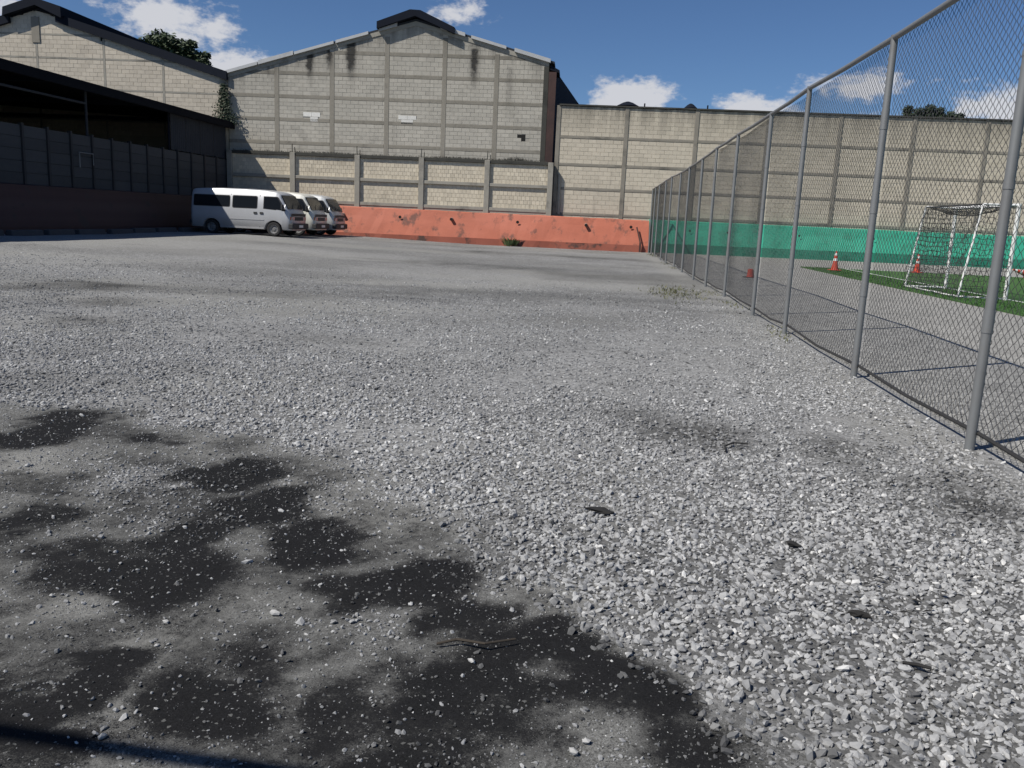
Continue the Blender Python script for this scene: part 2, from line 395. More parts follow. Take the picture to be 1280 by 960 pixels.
# ------------------------------------------------------------------ ground
BD = [(-40, 5.6), (-8, 5.3), (-4.17, 5.0), (-3.81, 5.05), (-2.79, 4.99), (-2.06, 4.76), (-1.32, 4.41), (-0.62, 3.74), (-0.25, 3.1), (0.11, 2.6), (0.38, 2.23), (0.57, 1.93), (0.9, 1.4), (1.4, .6), (2.2, -1.), (3., -6.)]
DARK = [(-3.12, 4.38, 0.27, 0.39, 1.0), (-2.31, 4.5, 0.23, 0.18, 0.7), (-1.7, 3.91, 0.22, 0.3, 1.0), (-1.36, 3.52, 0.2, 0.27, 1.0), (-1.09, 3.16, 0.15, 0.27, 1.0), (-2.24, 3.21, 0.2, 0.27, 0.6), (-1.61, 2.78, 0.29, 0.28, 1.0), (-1.87, 2.84, 0.18, 0.25, 0.8), (-1.55, 3.03, 0.16, 0.18, 0.8), (-0.8, 2.7, 0.17, 0.19, 0.8), (-0.55, 2.85, 0.23, 0.19, 1.0), (-0.31, 2.6, 0.19, 0.17, 0.9), (-0.09, 2.43, 0.2, 0.18, 1.0), (0.13, 2.19, 0.2, 0.17, 1.0), (0.31, 2.0, 0.18, 0.14, 1.0), (-0.24, 2.09, 0.28, 0.25, 0.75), (-0.6, 2.19, 0.23, 0.27, 0.62), (-1.39, 1.95, 0.1, 0.19, 1.0), (-0.99, 2.0, 0.17, 0.16, 0.95), (-0.94, 2.32, 0.17, 0.21, 0.5), (-0.37, 1.88, 0.24, 0.15, 0.65), (-1.07, 2.78, 0.17, 0.21, 0.4), (-2.47, 3.74, 0.23, 0.2, 0.4), (-1.31, 1.76, 0.16, 0.07, 0.6), (-0.91, 3.04, 0.08, 0.1, 0.5), (-2.95, 4.72, 0.29, 0.17, 0.5),
        (-4.0, 4.0, .4, .4, .8), (-3.0, 3.0, .4, .3, .7), (-2.4, 2.3, .4, .3, .9), (-1.8, 1.6, .5, .3, .8), (0.2, 1.4, .5, .4, .9), (-.6, 1.3, .5, .3, .7)]
PALE = [(-1.36, 2.08, 0.08, 0.26, 1.0), (-1.18, 1.85, 0.12, 0.11, 0.8), (-0.8, 3.53, 0.25, 0.26, 0.8), (-1.21, 4.05, 0.37, 0.28, 0.5), (-1.95, 4.51, 0.27, 0.21, 0.5), (0.0, 2.82, 0.17, 0.16, 0.6), (-2.85, 3.86, 0.16, 0.23, 0.9), (-1.7, 2.4, 0.16, 0.19, 0.5), (-1.15, 2.63, 0.08, 0.1, 0.6), (-1.3, 2.36, 0.1, 0.17, 0.4)]
GRAV = [(-1.98, 3.73, 0.27, 0.29, 1.0), (-1.17, 3.79, 0.23, 0.25, 0.5), (-0.38, 3.07, 0.12, 0.2, 0.6), (-0.6, 2.55, 0.11, 0.11, 0.4), (-1.67, 3.34, 0.21, 0.15, 0.7), (-0.45, 1.87, 0.08, 0.07, 0.4)]
FDARK = [(-7.94, 12.47, 0.75, 0.85, 0.7), (-6.31, 10.79, 0.43, 0.52, 0.6), (-5.64, 8.82, 0.35, 0.36, 0.7), (-4.49, 6.89, 0.42, 0.45, 0.5), (-3.93, 5.73, 0.47, 0.38, 0.6), (-3.47, 6.61, 0.27, 0.31, 0.4), (-6.84, 17.14, 2.0, 0.94, 0.3), (-0.08, 21.23, 2.38, 0.97, 0.35), (-4.08, 23.44, 2.22, 1.21, 0.4), (0.71, 5.42, 0.36, 0.36, 1.0), (0.37, 5.79, 0.30, 0.3, .8), (1.88, 4.25, 0.28, 0.26, 1.0), (1.52, 5.23, 0.3, 0.3, .8), (1.83, 4.64, 0.30, 0.2, .8), (-2.76, 8.38, 0.66, 0.45, 0.3), (-0.33, 9.07, 0.52, 0.61, 0.3), (1.64, 17.37, 0.48, 1.3, 0.6), (-0.18, 5.63, 0.49, 0.34, 0.2), (-9., 28., 4., 1.2, .4), (-3., 33., 4., 1.0, .4)]
FPALE = [(-12.53, 23.62, 6.01, 2.85, 0.8), (-11.07, 16.35, 1.96, 1.23, 0.5), (-5.55, 8.13, 0.9, 0.88, 0.8), (-2.6, 6.01, 0.72, 0.62, 0.7), (-1.76, 5.68, 0.56, 0.53, 0.6), (-0.6, 4.68, 0.55, 0.52, 0.5), (-0.12, 4.18, 0.49, 0.56, 0.6), (1.77, 7.83, 0.44, 0.92, 0.5), (-1.92, 19.75, 3.72, 2.29, 0.3), (2.2, 12.6, 0.35, 1.87, 0.7), (1.9, 14.93, 0.28, 1.61, 0.5), (-1.82, 7.92, 0.77, 0.69, 0.3)]
def ell(x, y, L, soft=1.0):
    o = np.zeros_like(x)
    for cx, cy, rx, ry, s in L:
        d = ((x - cx) / (rx * soft)) ** 2 + ((y - cy) / (ry * soft)) ** 2
        o = np.maximum(o, s * np.exp(-0.62 * d ** 1.5))
    return o
def side_dist(x, y):
    """signed distance to the edge of the bare soil (positive = bare side, towards the camera)"""
    best = np.full_like(x, 1e9); sgn = np.ones_like(x)
    for (ax, ay), (bx, by) in zip(BD[:-1], BD[1:]):
        ux, uy = bx - ax, by - ay; L2 = ux * ux + uy * uy
        t = np.clip(((x - ax) * ux + (y - ay) * uy) / L2, 0, 1)
        d = np.hypot(x - ax - t * ux, y - ay - t * uy); cr = ux * (y - ay) - uy * (x - ax)
        mk = d < best; best = np.where(mk, d, best); sgn = np.where(mk, np.where(cr < 0, 1., -1.), sgn)
    return best * sgn
def masks(x, y):
    wx = x + (fbm(x * 2.3, y * 2.3, 3, 5, .6) - .5) * .40; wy = y + (fbm(x * 2.3 + 50, y * 2.3, 5, 5, .6) - .5) * .40
    sd = side_dist(wx, wy); bare = sstep(-.20, .22, sd + (fbm(x * 6., y * 6., 13, 4, .6) - .5) * .35)
    n = fbm(x * 3.1, y * 3.1, 21, 6, .6); n2 = fbm(x * .45, y * .6, 31, 5, .55); n3 = fbm(x * 8., y * 8., 41, 4, .6)
    dk = ell(wx, wy, DARK, 1.05) * 1.12 + (n - .5) * 1.2 + (n3 - .5) * .9
    dk = sstep(.08, .98, dk) * np.clip(bare * 1.4, 0, 1)
    dk = np.maximum(dk, bare * .55 * sstep(.34, .66, n))
    fdk = ell(wx, wy, FDARK, 1.15)
    far = sstep(6., 11., y)
    pn = fbm(x * .22, y * .34, 77, 6, .58)
    dk = np.maximum(dk, (1 - bare) * (fdk * (.25 + .55 * n) * .85 + np.maximum(  .30 * sstep(.48, .72, pn), .34 * sstep(.55, .70, fbm(x * .16 + 31, y * .62, 58, 6, .62))) * far))
    pale = ell(wx, wy, PALE, 1.2) * (1 - .5 * sstep(.5, .8, dk))
    pale = np.maximum(pale, (1 - bare) * ell(wx, wy, FPALE, 1.1) * .75)
    pale = np.maximum(pale, far * .8 * sstep(.48, .68, fbm(x * .14 + 9, y * .42, 55, 6, .62)))
    strip = np.exp(-((x - 2.2) / .35) ** 2) * sstep(4, 6, y)
    pale = np.maximum(pale, strip * .75 * (.5 + n))
    gv = (1 - bare) * (1.0 - .45 * far) * (.55 + .75 * n2) + bare * np.clip(ell(wx, wy, GRAV, 1.2) * .75 * (.4 + n) + .02 + .10 * (n3 > .60), 0, 1) * (1 - .75 * dk)
    gv = np.clip(gv * (1 - .5 * fdk) + .35 * ell(wx, wy, FPALE, 1.1) * (1 - bare), 0, 1)
    return dk, np.clip(pale, 0, 1), gv
def gheight(x, y):
    rise = .20 * sstep(4., 15., -x) * sstep(8., 22., y)
    amp = sstep(1.9, .9, np.abs(x - 4.2)) * 0
    und = (fbm(x * .35, y * .35, 91, 4) - .5) * .05 * sstep(3., 7., y) * sstep(2.3, 1.0, x) + (fbm(x * 3., y * 3., 97, 4) - .5) * .022 * sstep(2.5, 1.8, x)
    return rise + und - .012
def spaced(lo, d0, d1, hi, step, grow):
    a = list(np.arange(d0, d1, step)); s = step; v = a[-1]
    while v < hi: s *= grow; v += s; a.append(min(v, hi))
    s = step; v = d0; b = []
    while v > lo: s *= grow; v -= s; b.append(max(v, lo))
    return np.array(b[::-1] + a)
gx = spaced(-700, -4.6, 3.2, 700, .042, 1.05); gy = spaced(-200, 1.2, 7.5, 1200, .042, 1.04)
GX, GY = np.meshgrid(gx, gy); X_, Y_ = GX.ravel(), GY.ravel()
me = bpy.data.meshes.new('ground')
co = np.stack([X_, Y_, gheight(X_, Y_)], 1)
nx, ny = len(gx), len(gy)
idx = np.arange(nx * ny).reshape(ny, nx)
quads = np.stack([idx[:-1, :-1], idx[:-1, 1:], idx[1:, 1:], idx[1:, :-1]], -1).reshape(-1, 4)
me.vertices.add(len(co)); me.vertices.foreach_set('co', co.ravel())
me.loops.add(quads.size); me.loops.foreach_set('vertex_index', quads.ravel().astype(np.int32))
me.polygons.add(len(quads)); me.polygons.foreach_set('loop_start', np.arange(0, quads.size, 4, dtype=np.int32))
me.polygons.foreach_set('use_smooth', np.ones(len(quads), dtype=bool))
me.update(calc_edges=True)
dk, pa, gv = masks(X_, Y_)
def looseness(x, y):
    patch = .30 + .70 * sstep(.33, .58, fbm(x * 1.0, y * .7, 63, 5, .6)); patch = np.where(y < 3.5, 1., patch + (1 - patch) * sstep(5.0, 3.5, y))
    return np.minimum(1., (3.2 / np.maximum(y, .1)) ** 1.15) * (1 - sstep(12., 20., y)) * patch
for k, a in (('dark', dk), ('pale', pa), ('grav', gv), ('loose', np.where((Y_ > 1) & (X_ < 2.5), looseness(X_, np.maximum(Y_, .5)) * gv, 0))):
    at = me.attributes.new(k, 'FLOAT', 'POINT'); at.data.foreach_set('value', a.astype(np.float32))
me.materials.append(M['ground'])
ground = bpy.data.objects.new('ground', me); C.objects.link(ground); ground['kind'] = 'structure'

MB().box(2.62, 40, -12, 42.4, -.10, .006).build('court_pavement', M['court'], None, kind='structure')
turf = MB().box(7.5, 40, -8, 32.45, .0065, .035).build('artificial_turf', M['turf'], None, kind='structure')
MB().box(8.98, 9.06, -8, 32.4, .03, .0385).build('goal_line', M['white_pipe'], turf)
MB().box(9.07, 40, 32.22, 32.30, .03, .0385).build('end_line', M['white_pipe'], turf)

# short upright fibres along the near edge of the turf, so its rim is not a clean cut
def blades(n, xr, yr, h, mat, name, parent):
    b = MB()
    for _ in range(n):
        x = random.uniform(*xr); y = random.uniform(*yr); a = random.uniform(0, 6.28); hh = h * random.uniform(.6, 1.3); wd = .012
        lx, ly = random.gauss(0, hh * .35), random.gauss(0, hh * .35)
        b.add([(x - wd * math.cos(a), y - wd * math.sin(a), .03), (x + wd * math.cos(a), y + wd * math.sin(a), .03), (x + lx, y + ly, .03 + hh)], [(0, 1, 2)])
    return b.build(name, mat, parent, kind='stuff')
blades(9000, (7.47, 8.9), (14, 32.4), .035, M['turf'], 'turf_fibres', turf)

# ------------------------------------------------------------------ loose stones (geometry-node instances on scattered points)
stones = bpy.data.collections.new('stone_shapes')
M['stone'], st_t, st_b = new_mat('crushed_stone')
oi = st_t.nodes.new('ShaderNodeObjectInfo'); rnd = S(st_t, oi.outputs['Random'])
sn = noise(st_t, obj_co(st_t), 3.0, 4, .6); r2 = (rnd * 37.7).op('FRACT')
sc_ = mix(st_t, rnd, (.19, .191, .193), (.375, .375, .370)); sc_ = mix(st_t, r2.op('GREATER_THAN', .96), sc_, (.52, .515, .50))
sc_ = mix(st_t, r2.op('LESS_THAN', .09), sc_, (.10, .10, .10))
ta = st_t.nodes.new('ShaderNodeAttribute'); ta.attribute_type = 'INSTANCER'; ta.attribute_name = 'tone'
st_t.links.new(scale_col(st_t, sc_, ((sn - .5) * .5 + 1.0) * S(st_t, ta.outputs['Fac'])), st_b.inputs['Base Color']); st_b.inputs['Roughness'].default_value = .9
import bmesh
for k in range(9):
    bm = bmesh.new(); bmesh.ops.create_icosphere(bm, subdivisions=1, radius=.5)
    rs = np.random.default_rng(100 + k); ax = rs.normal(size=(7, 3)); ax /= np.linalg.norm(ax, axis=1)[:, None]; lim = rs.uniform(.26, .44, 7)
    for v_ in bm.verts:
        p = np.array(v_.co)
        for a, l in zip(ax, lim):                 # chop with random planes: crushed, angular stone
            d = p @ a
            if d > l: p = p - a * (d - l)
        p = p * np.array([1.0, rs.uniform(.52, .80), rs.uniform(.34, .58)]) + rs.normal(size=3) * .018
        v_.co = p
    sm_ = bpy.data.meshes.new('stone'); bm.to_mesh(sm_); bm.free(); sm_.materials.append(M['stone'])
    stones.objects.link(bpy.data.objects.new('stone', sm_))
def scatter(y0, y1, per_m2):
    n = int(per_m2 * (.5 * 1.4 * (y1 * y1 - y0 * y0)))
    y = np.sqrt(RNG.uniform(y0 * y0, y1 * y1, n)); half_l = .78 * y + .7; half_r = .62 * y + .5
    x = RNG.uniform(0, 1, n) * (half_l + half_r) - half_l
    dens = np.minimum(1., (3.2 / y) ** 1.15) * (1 - sstep(12., y1, y))
    ok = (x < 2.5) & (RNG.uniform(0, 1, n) < dens); x, y = x[ok], y[ok]
    d_, p_, g_ = masks(x, y)
    patch = .30 + .70 * sstep(.33, .58, fbm(x * 1.0, y * .7, 63, 5, .6)); patch = np.where(y < 3.5, 1., patch + (1 - patch) * sstep(5.0, 3.5, y))
    keep = RNG.uniform(0, 1, len(x)) < np.clip(g_ * 1.25 * patch, 0, 1)
    x, y, d_ = x[keep], y[keep], d_[keep]
    s_ = (.007 + RNG.gamma(3.0, .0047, len(x))) * (1 - .14 * sstep(3.5, 8., y)); s_ = np.minimum(s_, .043)
    s_ = np.where(side_dist(x, y) > .15, np.minimum(s_ * .75, .024), s_)
    return x, y, s_, np.clip(1.08 - .95 * d_ + (fbm(x * .7, y * .7, 71, 4) - .5) * .5, .3, 1.3)
P = [scatter(1.45, 20., 4600)]
# sparse pebbles on the bare soil
yb = np.sqrt(RNG.uniform(1.4 ** 2, 5.2 ** 2, 5200)); xb = RNG.uniform(-1, .45, 5200) * (.8 * yb + .6)
kb = side_dist(xb, yb) > 0; P.append((xb[kb], yb[kb], .004 + RNG.gamma(1.5, .0038, kb.sum()), np.full(kb.sum(), 1.05)))
# fine grit on the bare soil
yb = np.sqrt(RNG.uniform(1.4 ** 2, 5.4 ** 2, 150000)); xb = RNG.uniform(-1, .45, 150000) * (.8 * yb + .6)
kb = side_dist(xb, yb) > -.1; xb, yb = xb[kb], yb[kb]; d_, p_, g_ = masks(xb, yb)
kb = RNG.uniform(0, 1, len(xb)) < np.clip(1. - .72 * d_, .16, 1) * (.35 + .65 * sstep(.35, .65, fbm(xb * 5., yb * 5., 83, 4))); xb, yb, d_ = xb[kb], yb[kb], d_[kb]
P.append((xb, yb, (.0025 + RNG.gamma(1.6, .0019, len(xb))), np.clip(.85 - .55 * d_ + RNG.normal(0, .15, len(xb)), .2, 1.1)))
X = np.concatenate([p[0] for p in P]); Yv = np.concatenate([p[1] for p in P]); Sv = np.concatenate([p[2] for p in P])
Zv = gheight(X, Yv) + Sv * RNG.uniform(.0, .22, len(X)) * (Sv > .009)
pm = bpy.data.meshes.new('gravel_stones'); pm.vertices.add(len(X)); pm.vertices.foreach_set('co', np.stack([X, Yv, Zv], 1).ravel())
rot = np.stack([RNG.normal(0, .5, len(X)), RNG.normal(0, .5, len(X)), RNG.uniform(0, 6.28, len(X))], 1)
a_ = pm.attributes.new('rot', 'FLOAT_VECTOR', 'POINT'); a_.data.foreach_set('vector', rot.ravel().astype(np.float32))
a_ = pm.attributes.new('tone', 'FLOAT', 'POINT'); a_.data.foreach_set('value', np.concatenate([p[3] for p in P]).astype(np.float32))
a_ = pm.attributes.new('scl', 'FLOAT', 'POINT'); a_.data.foreach_set('value', (Sv * 1.22).astype(np.float32))
a_ = pm.attributes.new('idx', 'INT', 'POINT'); a_.data.foreach_set('value', RNG.integers(0, 9, len(X)).astype(np.int32))
po = bpy.data.objects.new('gravel_stones', pm); C.objects.link(po)
tag(po, 'loose pale grey crushed stones spread over the yard', 'gravel', None, 'stuff')
ng = bpy.data.node_groups.new('scatter_stones', 'GeometryNodeTree')
ng.interface.new_socket('Geometry', in_out='INPUT', socket_type='NodeSocketGeometry'); ng.interface.new_socket('Geometry', in_out='OUTPUT', socket_type='NodeSocketGeometry')
gi = ng.nodes.new('NodeGroupInput'); go = ng.nodes.new('NodeGroupOutput')
ip = ng.nodes.new('GeometryNodeInstanceOnPoints'); ci = ng.nodes.new('GeometryNodeCollectionInfo')
ci.inputs[0].default_value = stones; ci.inputs['Separate Children'].default_value = True; ci.inputs['Reset Children'].default_value = True
def attr(nm, ty):
    n = ng.nodes.new('GeometryNodeInputNamedAttribute'); n.data_type = ty; n.inputs[0].default_value = nm; return n.outputs[0]
ng.links.new(gi.outputs[0], ip.inputs['Points']); ng.links.new(ci.outputs[0], ip.inputs['Instance'])
ip.inputs['Pick Instance'].default_value = True
ng.links.new(attr('idx', 'INT'), ip.inputs['Instance Index']); ng.links.new(attr('scl', 'FLOAT'), ip.inputs['Scale'])
er = ng.nodes.new('FunctionNodeEulerToRotation'); ng.links.new(attr('rot', 'FLOAT_VECTOR'), er.inputs[0]); ng.links.new(er.outputs[0], ip.inputs['Rotation'])
ng.links.new(ip.outputs[0], go.inputs[0])
md = po.modifiers.new('scatter', 'NODES'); md.node_group = ng

# ------------------------------------------------------------------ block walls at the back of the yard
WA = math.atan(.03); WORG = (0, 42.9, 0)          # local x runs along the walls, local y is depth
def wall_root(name, label, cat='wall', x=0.0, y=0.0):
    """an Empty at the wall's foot, on the shared wall line"""
    return empty(name, (x * math.cos(WA) - y * math.sin(WA), 42.9 + x * math.sin(WA) + y * math.cos(WA), 0), WA, label, cat)
blk_cache = {}
def blk_mesh(L, H, mat):
    k = (L, H, mat.name)
    if k not in blk_cache:
        j = .006; blk_cache[k] = MB().box(j, L - j, 0, .05, j, H - j).mesh('block', mat)
    return blk_cache[k]
def fill_blocks(root, rects, yf, L, H, mat, roof=None, skip=(), n_single=300, ox=0.0, jit=.004, near=None, whites=()):
    """rects: (x0,x1,z0,z1) panels of coursed block; front faces at local y = yf"""
    full, part = [], MB()
    for (x0, x1, z0, z1) in rects:
        nrow = max(1, round((z1 - z0) / H)); h = (z1 - z0) / nrow
        for r in range(nrow):
            za, zb = z0 + r * h, z0 + (r + 1) * h
            x = x0 - (L / 2 if r % 2 else 0) - 1e-6
            while x < x1 - .02:
                a, b = max(x, x0), min(x + L, x1); x += L
                if b - a < .05: continue
                cx, cz = (a + b) / 2, (za + zb) / 2
                if any(q[0] < cx < q[1] and q[2] < cz < q[3] for q in skip): continue
                yj = yf + random.uniform(-jit, jit)
                zt0, zt1 = zb, zb
                if roof:
                    ra, rb = roof(a) - .03, roof(b) - .03
                    if max(ra, rb) < za + .05: continue
                    zt0, zt1 = min(zb, max(ra, za + .02)), min(zb, max(rb, za + .02))
                isf = abs((b - a) - L) < .01 and zt0 == zb and zt1 == zb
                if isf: full.append((a, za, h, yj))
                else:
                    j = .006
                    part.add([(a + j, yj, za + j), (b - j, yj, za + j), (b - j, yf + .05, za + j), (a + j, yf + .05, za + j), (a + j, yj, zt0 - j), (b - j, yj, zt1 - j), (b - j, yf + .05, zt1 - j), (a + j, yf + .05, zt0 - j)],
                             [(0, 3, 2, 1), (4, 5, 6, 7), (0, 1, 5, 4), (1, 2, 6, 5), (2, 3, 7, 6), (3, 0, 4, 7)])
    nx_, nz_ = near or (0, 1.3)
    full.sort(key=lambda q: math.hypot(q[0] - nx_, q[1] - nz_))
    for (a, za, h, yj) in full[:n_single]:
        inst('block', blk_mesh(L, round(h, 3), mat), root, (a - ox, yj, za))
    for (a, za, h, yj) in full[n_single:]:
        j = .006; part.box(a + j, a + L - j, yj, yf + .05, za + j, za + h - j)
    part.v = [(p[0] - ox, p[1], p[2]) for p in part.v]
    part.build('block_infill', mat, root, kind='stuff')
def bars(root, name, boxes, mat, ox=0.0, wob=0.0):
    for bx in boxes:
        x0, x1, y0, y1, z0, z1 = bx
        bevel(MB().box(x0 - ox, x1 - ox, y0, y1, z0, z1).build(name, mat, root), .012, 1)

# -- central warehouse gable
cw = wall_root('gable_warehouse', 'tall grey concrete block warehouse with gabled end wall and dark ridge vent', 'warehouse', -9.3, 0)
OX = -9.3
zroof = lambda x: 10.42 + (.285 * (x + 9.3) if x < -9.3 else -.258 * (x + 9.3))
cols = [-16.17, -13.4, -10.68, -7.86, -5.32]; colw = .115
beamz = [4.55, 5.66, 6.76, 7.86, 8.88]; bh = .085
cx_edges = [-18.62] + cols + [-2.82]
rects = []
for i in range(len(cx_edges) - 1):
    xa = cx_edges[i] + (colw if i else 0); xb = cx_edges[i + 1] - (colw if i < len(cx_edges) - 2 else 0)
    zs = [3.3] + beamz + [10.6]
    for j in range(len(zs) - 1):
        rects.append((xa, xb, zs[j] + (bh if j else 0), zs[j + 1] - (bh if j < len(zs) - 2 else 0)))
HOLE = (-4.2, -3.8, 5.05, 5.36)
WH = [(-14.85, -13.99, 5.83, 6.05), (-14.5, -14.1, 5.6, 5.83), (-10.1, -9.2, 5.86, 6.06), (-9.95, -9.35, 5.64, 5.86)]
fill_blocks(cw, rects, -.02, .40, .20, M['blk_gable'], zroof, [HOLE] + [(a, b, c, d) for a, b, c, d in WH], 300, OX, near=(-6, 4.6))
for a, b, c, d in WH:
    n = max(1, round((b - a) / .4)); s = (b - a) / n
    for k in range(n):
        inst('white_block', blk_mesh(.4, .2, M['blk_white']), cw, (a + k * s - OX, -.028, c), (0, 0, 0), (s / .4, 1, (d - c) / .2))
poly = [(-18.62 - OX, 0.), (-2.82 - OX, 0.), (-2.82 - OX, zroof(-2.82) - .06), (0, 10.36), (-18.62 - OX, zroof(-18.62) - .06)]
MB().prism(poly, 1, -.010, .2).build('mortar_wall', M['mortar'], cw)
MB().box(-4.2 - OX, -3.8 - OX, -.0135, -.009, 5.05, 5.36).build('broken_hole', M['hole'], cw)
bars(cw, 'column', [(c - colw, c + colw, -.032, .02, 3.4, min(zroof(c) - .35, 10)) for c in cols], M['frame_gable'], OX)
bars(cw, 'column', [(-3.05, -2.80, -.045, .02, 3.4, zroof(-3.0) - .25)], M['frame_dark'], OX)
for zb in beamz:
    for i in range(len(cx_edges) - 1):
        xa, xb = cx_edges[i] + (colw if i else 0), cx_edges[i + 1] - (colw if i < len(cx_edges) - 2 else .2)
        if zroof(xa) < zb + .15 and zroof(xb) < zb + .15: continue
        if zroof(xa) < zb + .15: xa = -9.3 - (10.42 - zb - .15) / .285
        if zroof(xb) < zb + .15: xb = -9.3 + (10.42 - zb - .15) / .258
        bars(cw, 'tie_beam', [(xa + .003, xb - .003, -.028, .02, zb - bh, zb + bh)], M['frame_gable'], OX)
# sloping concrete cap under the roof, two flights
for (xa, xb) in ((-18.62, -9.3), (-9.3, -2.82)):
    za, zb = zroof(xa), zroof(xb)
    MB().prism([(xa - OX, za - .20), (xb - OX, zb - .20), (xb - OX, zb), (xa - OX, za)], 1, -.05, .02).build('gable_cap', M['frame_grey'], cw)
# metal flashing strips over the cap: short pale lengths, gaps between
for (xa, xb) in ((-18.7, -17.1), (-17.05, -15.3), (-15.25, -13.3), (-13.2, -11.6), (-11.1, -10.2), (-8.1, -6.9), (-6.6, -4.9), (-4.5, -2.75)):
    za, zb = zroof(xa), zroof(xb); th = random.uniform(.10, .17)
    MB().prism([(xa - OX, za - .02), (xb - OX, zb - .02), (xb - OX, zb + th), (xa - OX, za + th)], 1, -.16, -.055).build('flashing', M['galv_pale'], cw)
roof = MB().prism([(-18.75 - OX, zroof(-18.75) + .01), (0, 10.43), (-2.55 - OX, zroof(-2.55) + .01), (-2.55 - OX, zroof(-2.55) + .10), (0, 10.53), (-18.75 - OX, zroof(-18.75) + .10)], 1, -.03, 32).build('roof', M['grey_sheet'], cw)
vy = -.35
MB().prism([(-1.85, 9.98), (0, 10.60), (1.90, 9.86), (1.90, 10.14), (.25, 10.86), (-.25, 10.88), (-1.85, 10.30)], 1, vy, 30).build('ridge_vent', M['dark_steel'], roof)
# right flank of the warehouse, receding; slightly turned as in the place
MB().prism([(-2.80 - OX, .21), (-2.60 - OX, .21), (-2.60 - OX + 3.3, 32.), (-2.80 - OX + 3.3, 32.)], 2, 0, 8.55).build('side_wall', M['dark_steel'], cw)
MB().prism([(-18.6 - OX, .21), (-18.4 - OX, .21), (-18.4 - OX, 32.), (-18.6 - OX, 32.)], 2, 0, 7.6).build('side_wall', M['dark_steel'], cw)
MB().prism([(-2.75 - OX, 8.4), (-2.30 - OX, 8.28), (-2.30 - OX, 8.40), (-2.75 - OX, 8.62)], 1, -.02, 1.6).build('eave_gutter', M['dark_steel'], roof)
MB().box(-2.797 - OX, -2.44 - OX, -.10, .12, 3.7, 8.3).build('corner_post', M['rust'], cw)

# -- left warehouse gable
lw = wall_root('left_warehouse', 'beige block warehouse gable with dark fascia rising behind the low shed', 'warehouse', -28.3, 0)
OL = -28.3
zl = lambda x: 10.45 + (.30 * (x + 28.3) if x < -28.3 else -.285 * (x + 28.3))
lc = [-38.0, -34.6, -31.4, -28.35, -24.9, -21.9]; lb = [5.3, 6.75, 8.2, 9.3]
ed = [-40.] + lc + [-18.66]; rects = []
for i in range(len(ed) - 1):
    zs = [4.6] + lb + [10.6]
    for j in range(len(zs) - 1):
        rects.append((ed[i] + (.06 if i else 0), ed[i + 1] - (.06 if i < len(ed) - 2 else 0), zs[j] + (.045 if j else 0), zs[j + 1] - (.045 if j < len(zs) - 2 else 0)))
fill_blocks(lw, rects, -.02, .40, .20, M['blk_left'], zl, [(-25.05, -24.8, 8.75, 9.25)], 300, OL, near=(-23, 8))
MB().prism([(-40 - OL, 0.), (-18.66 - OL, 0.), (-18.66 - OL, zl(-18.66) - .06), (0, 10.38), (-40 - OL, zl(-40) - .06)], 1, -.010, .2).build('mortar_wall', M['mortar_pale'], lw)
MB().box(-25.05 - OL, -24.8 - OL, -.0155, -.009, 8.75, 9.25).build('window_slot', M['hole'], lw)
bars(lw, 'column', [(c - .06, c + .06, -.024, .02, 4.5, zl(c) - .3) for c in lc], M['frame_grey'], OL)
MB().box(-28.55 - OL, -28.15 - OL, -.06, -.03, 8.9, 10.1).build('plaster_patch', M['frame'], lw)
for zb in lb:
    xa = max(-40, -28.3 - (10.45 - zb - .1) / .30); xb = min(-18.66, -28.3 + (10.45 - zb - .1) / .285)
    for a, b in zip(ed[:-1], ed[1:]):
        a2, b2 = max(a + .06, xa), min(b - .06, xb)
        if b2 - a2 > .3: bars(lw, 'tie_beam', [(a2 + .003, b2 - .003, -.024, .02, zb - .045, zb + .045)], M['frame_grey'], OL)
for (xa, xb) in ((-40., -29.6), (-27.2, -18.62)):
    MB().prism([(xa - OL, zl(xa) - .28), (xb - OL, zl(xb) - .28), (xb - OL, zl(xb) + .12), (xa - OL, zl(xa) + .12)], 1, -.22, -.03).build('fascia', M['dark_steel'], lw)
lroof = MB().prism([(-40 - OL, zl(-40) + .02), (0, 10.47), (-18.6 - OL, zl(-18.6) + .02), (-18.6 - OL, zl(-18.6) + .12), (0, 10.57), (-40 - OL, zl(-40) + .12)], 1, -.025, 32).build('roof', M['dark_steel'], lw)
MB().prism([(-1.5, 10.05), (-1.45, 10.45), (.1, 10.95), (1.5, 10.55), (1.5, 10.02), (.2, 10.58)], 1, -.4, 30).build('ridge_vent', M['dark_steel'], lroof)

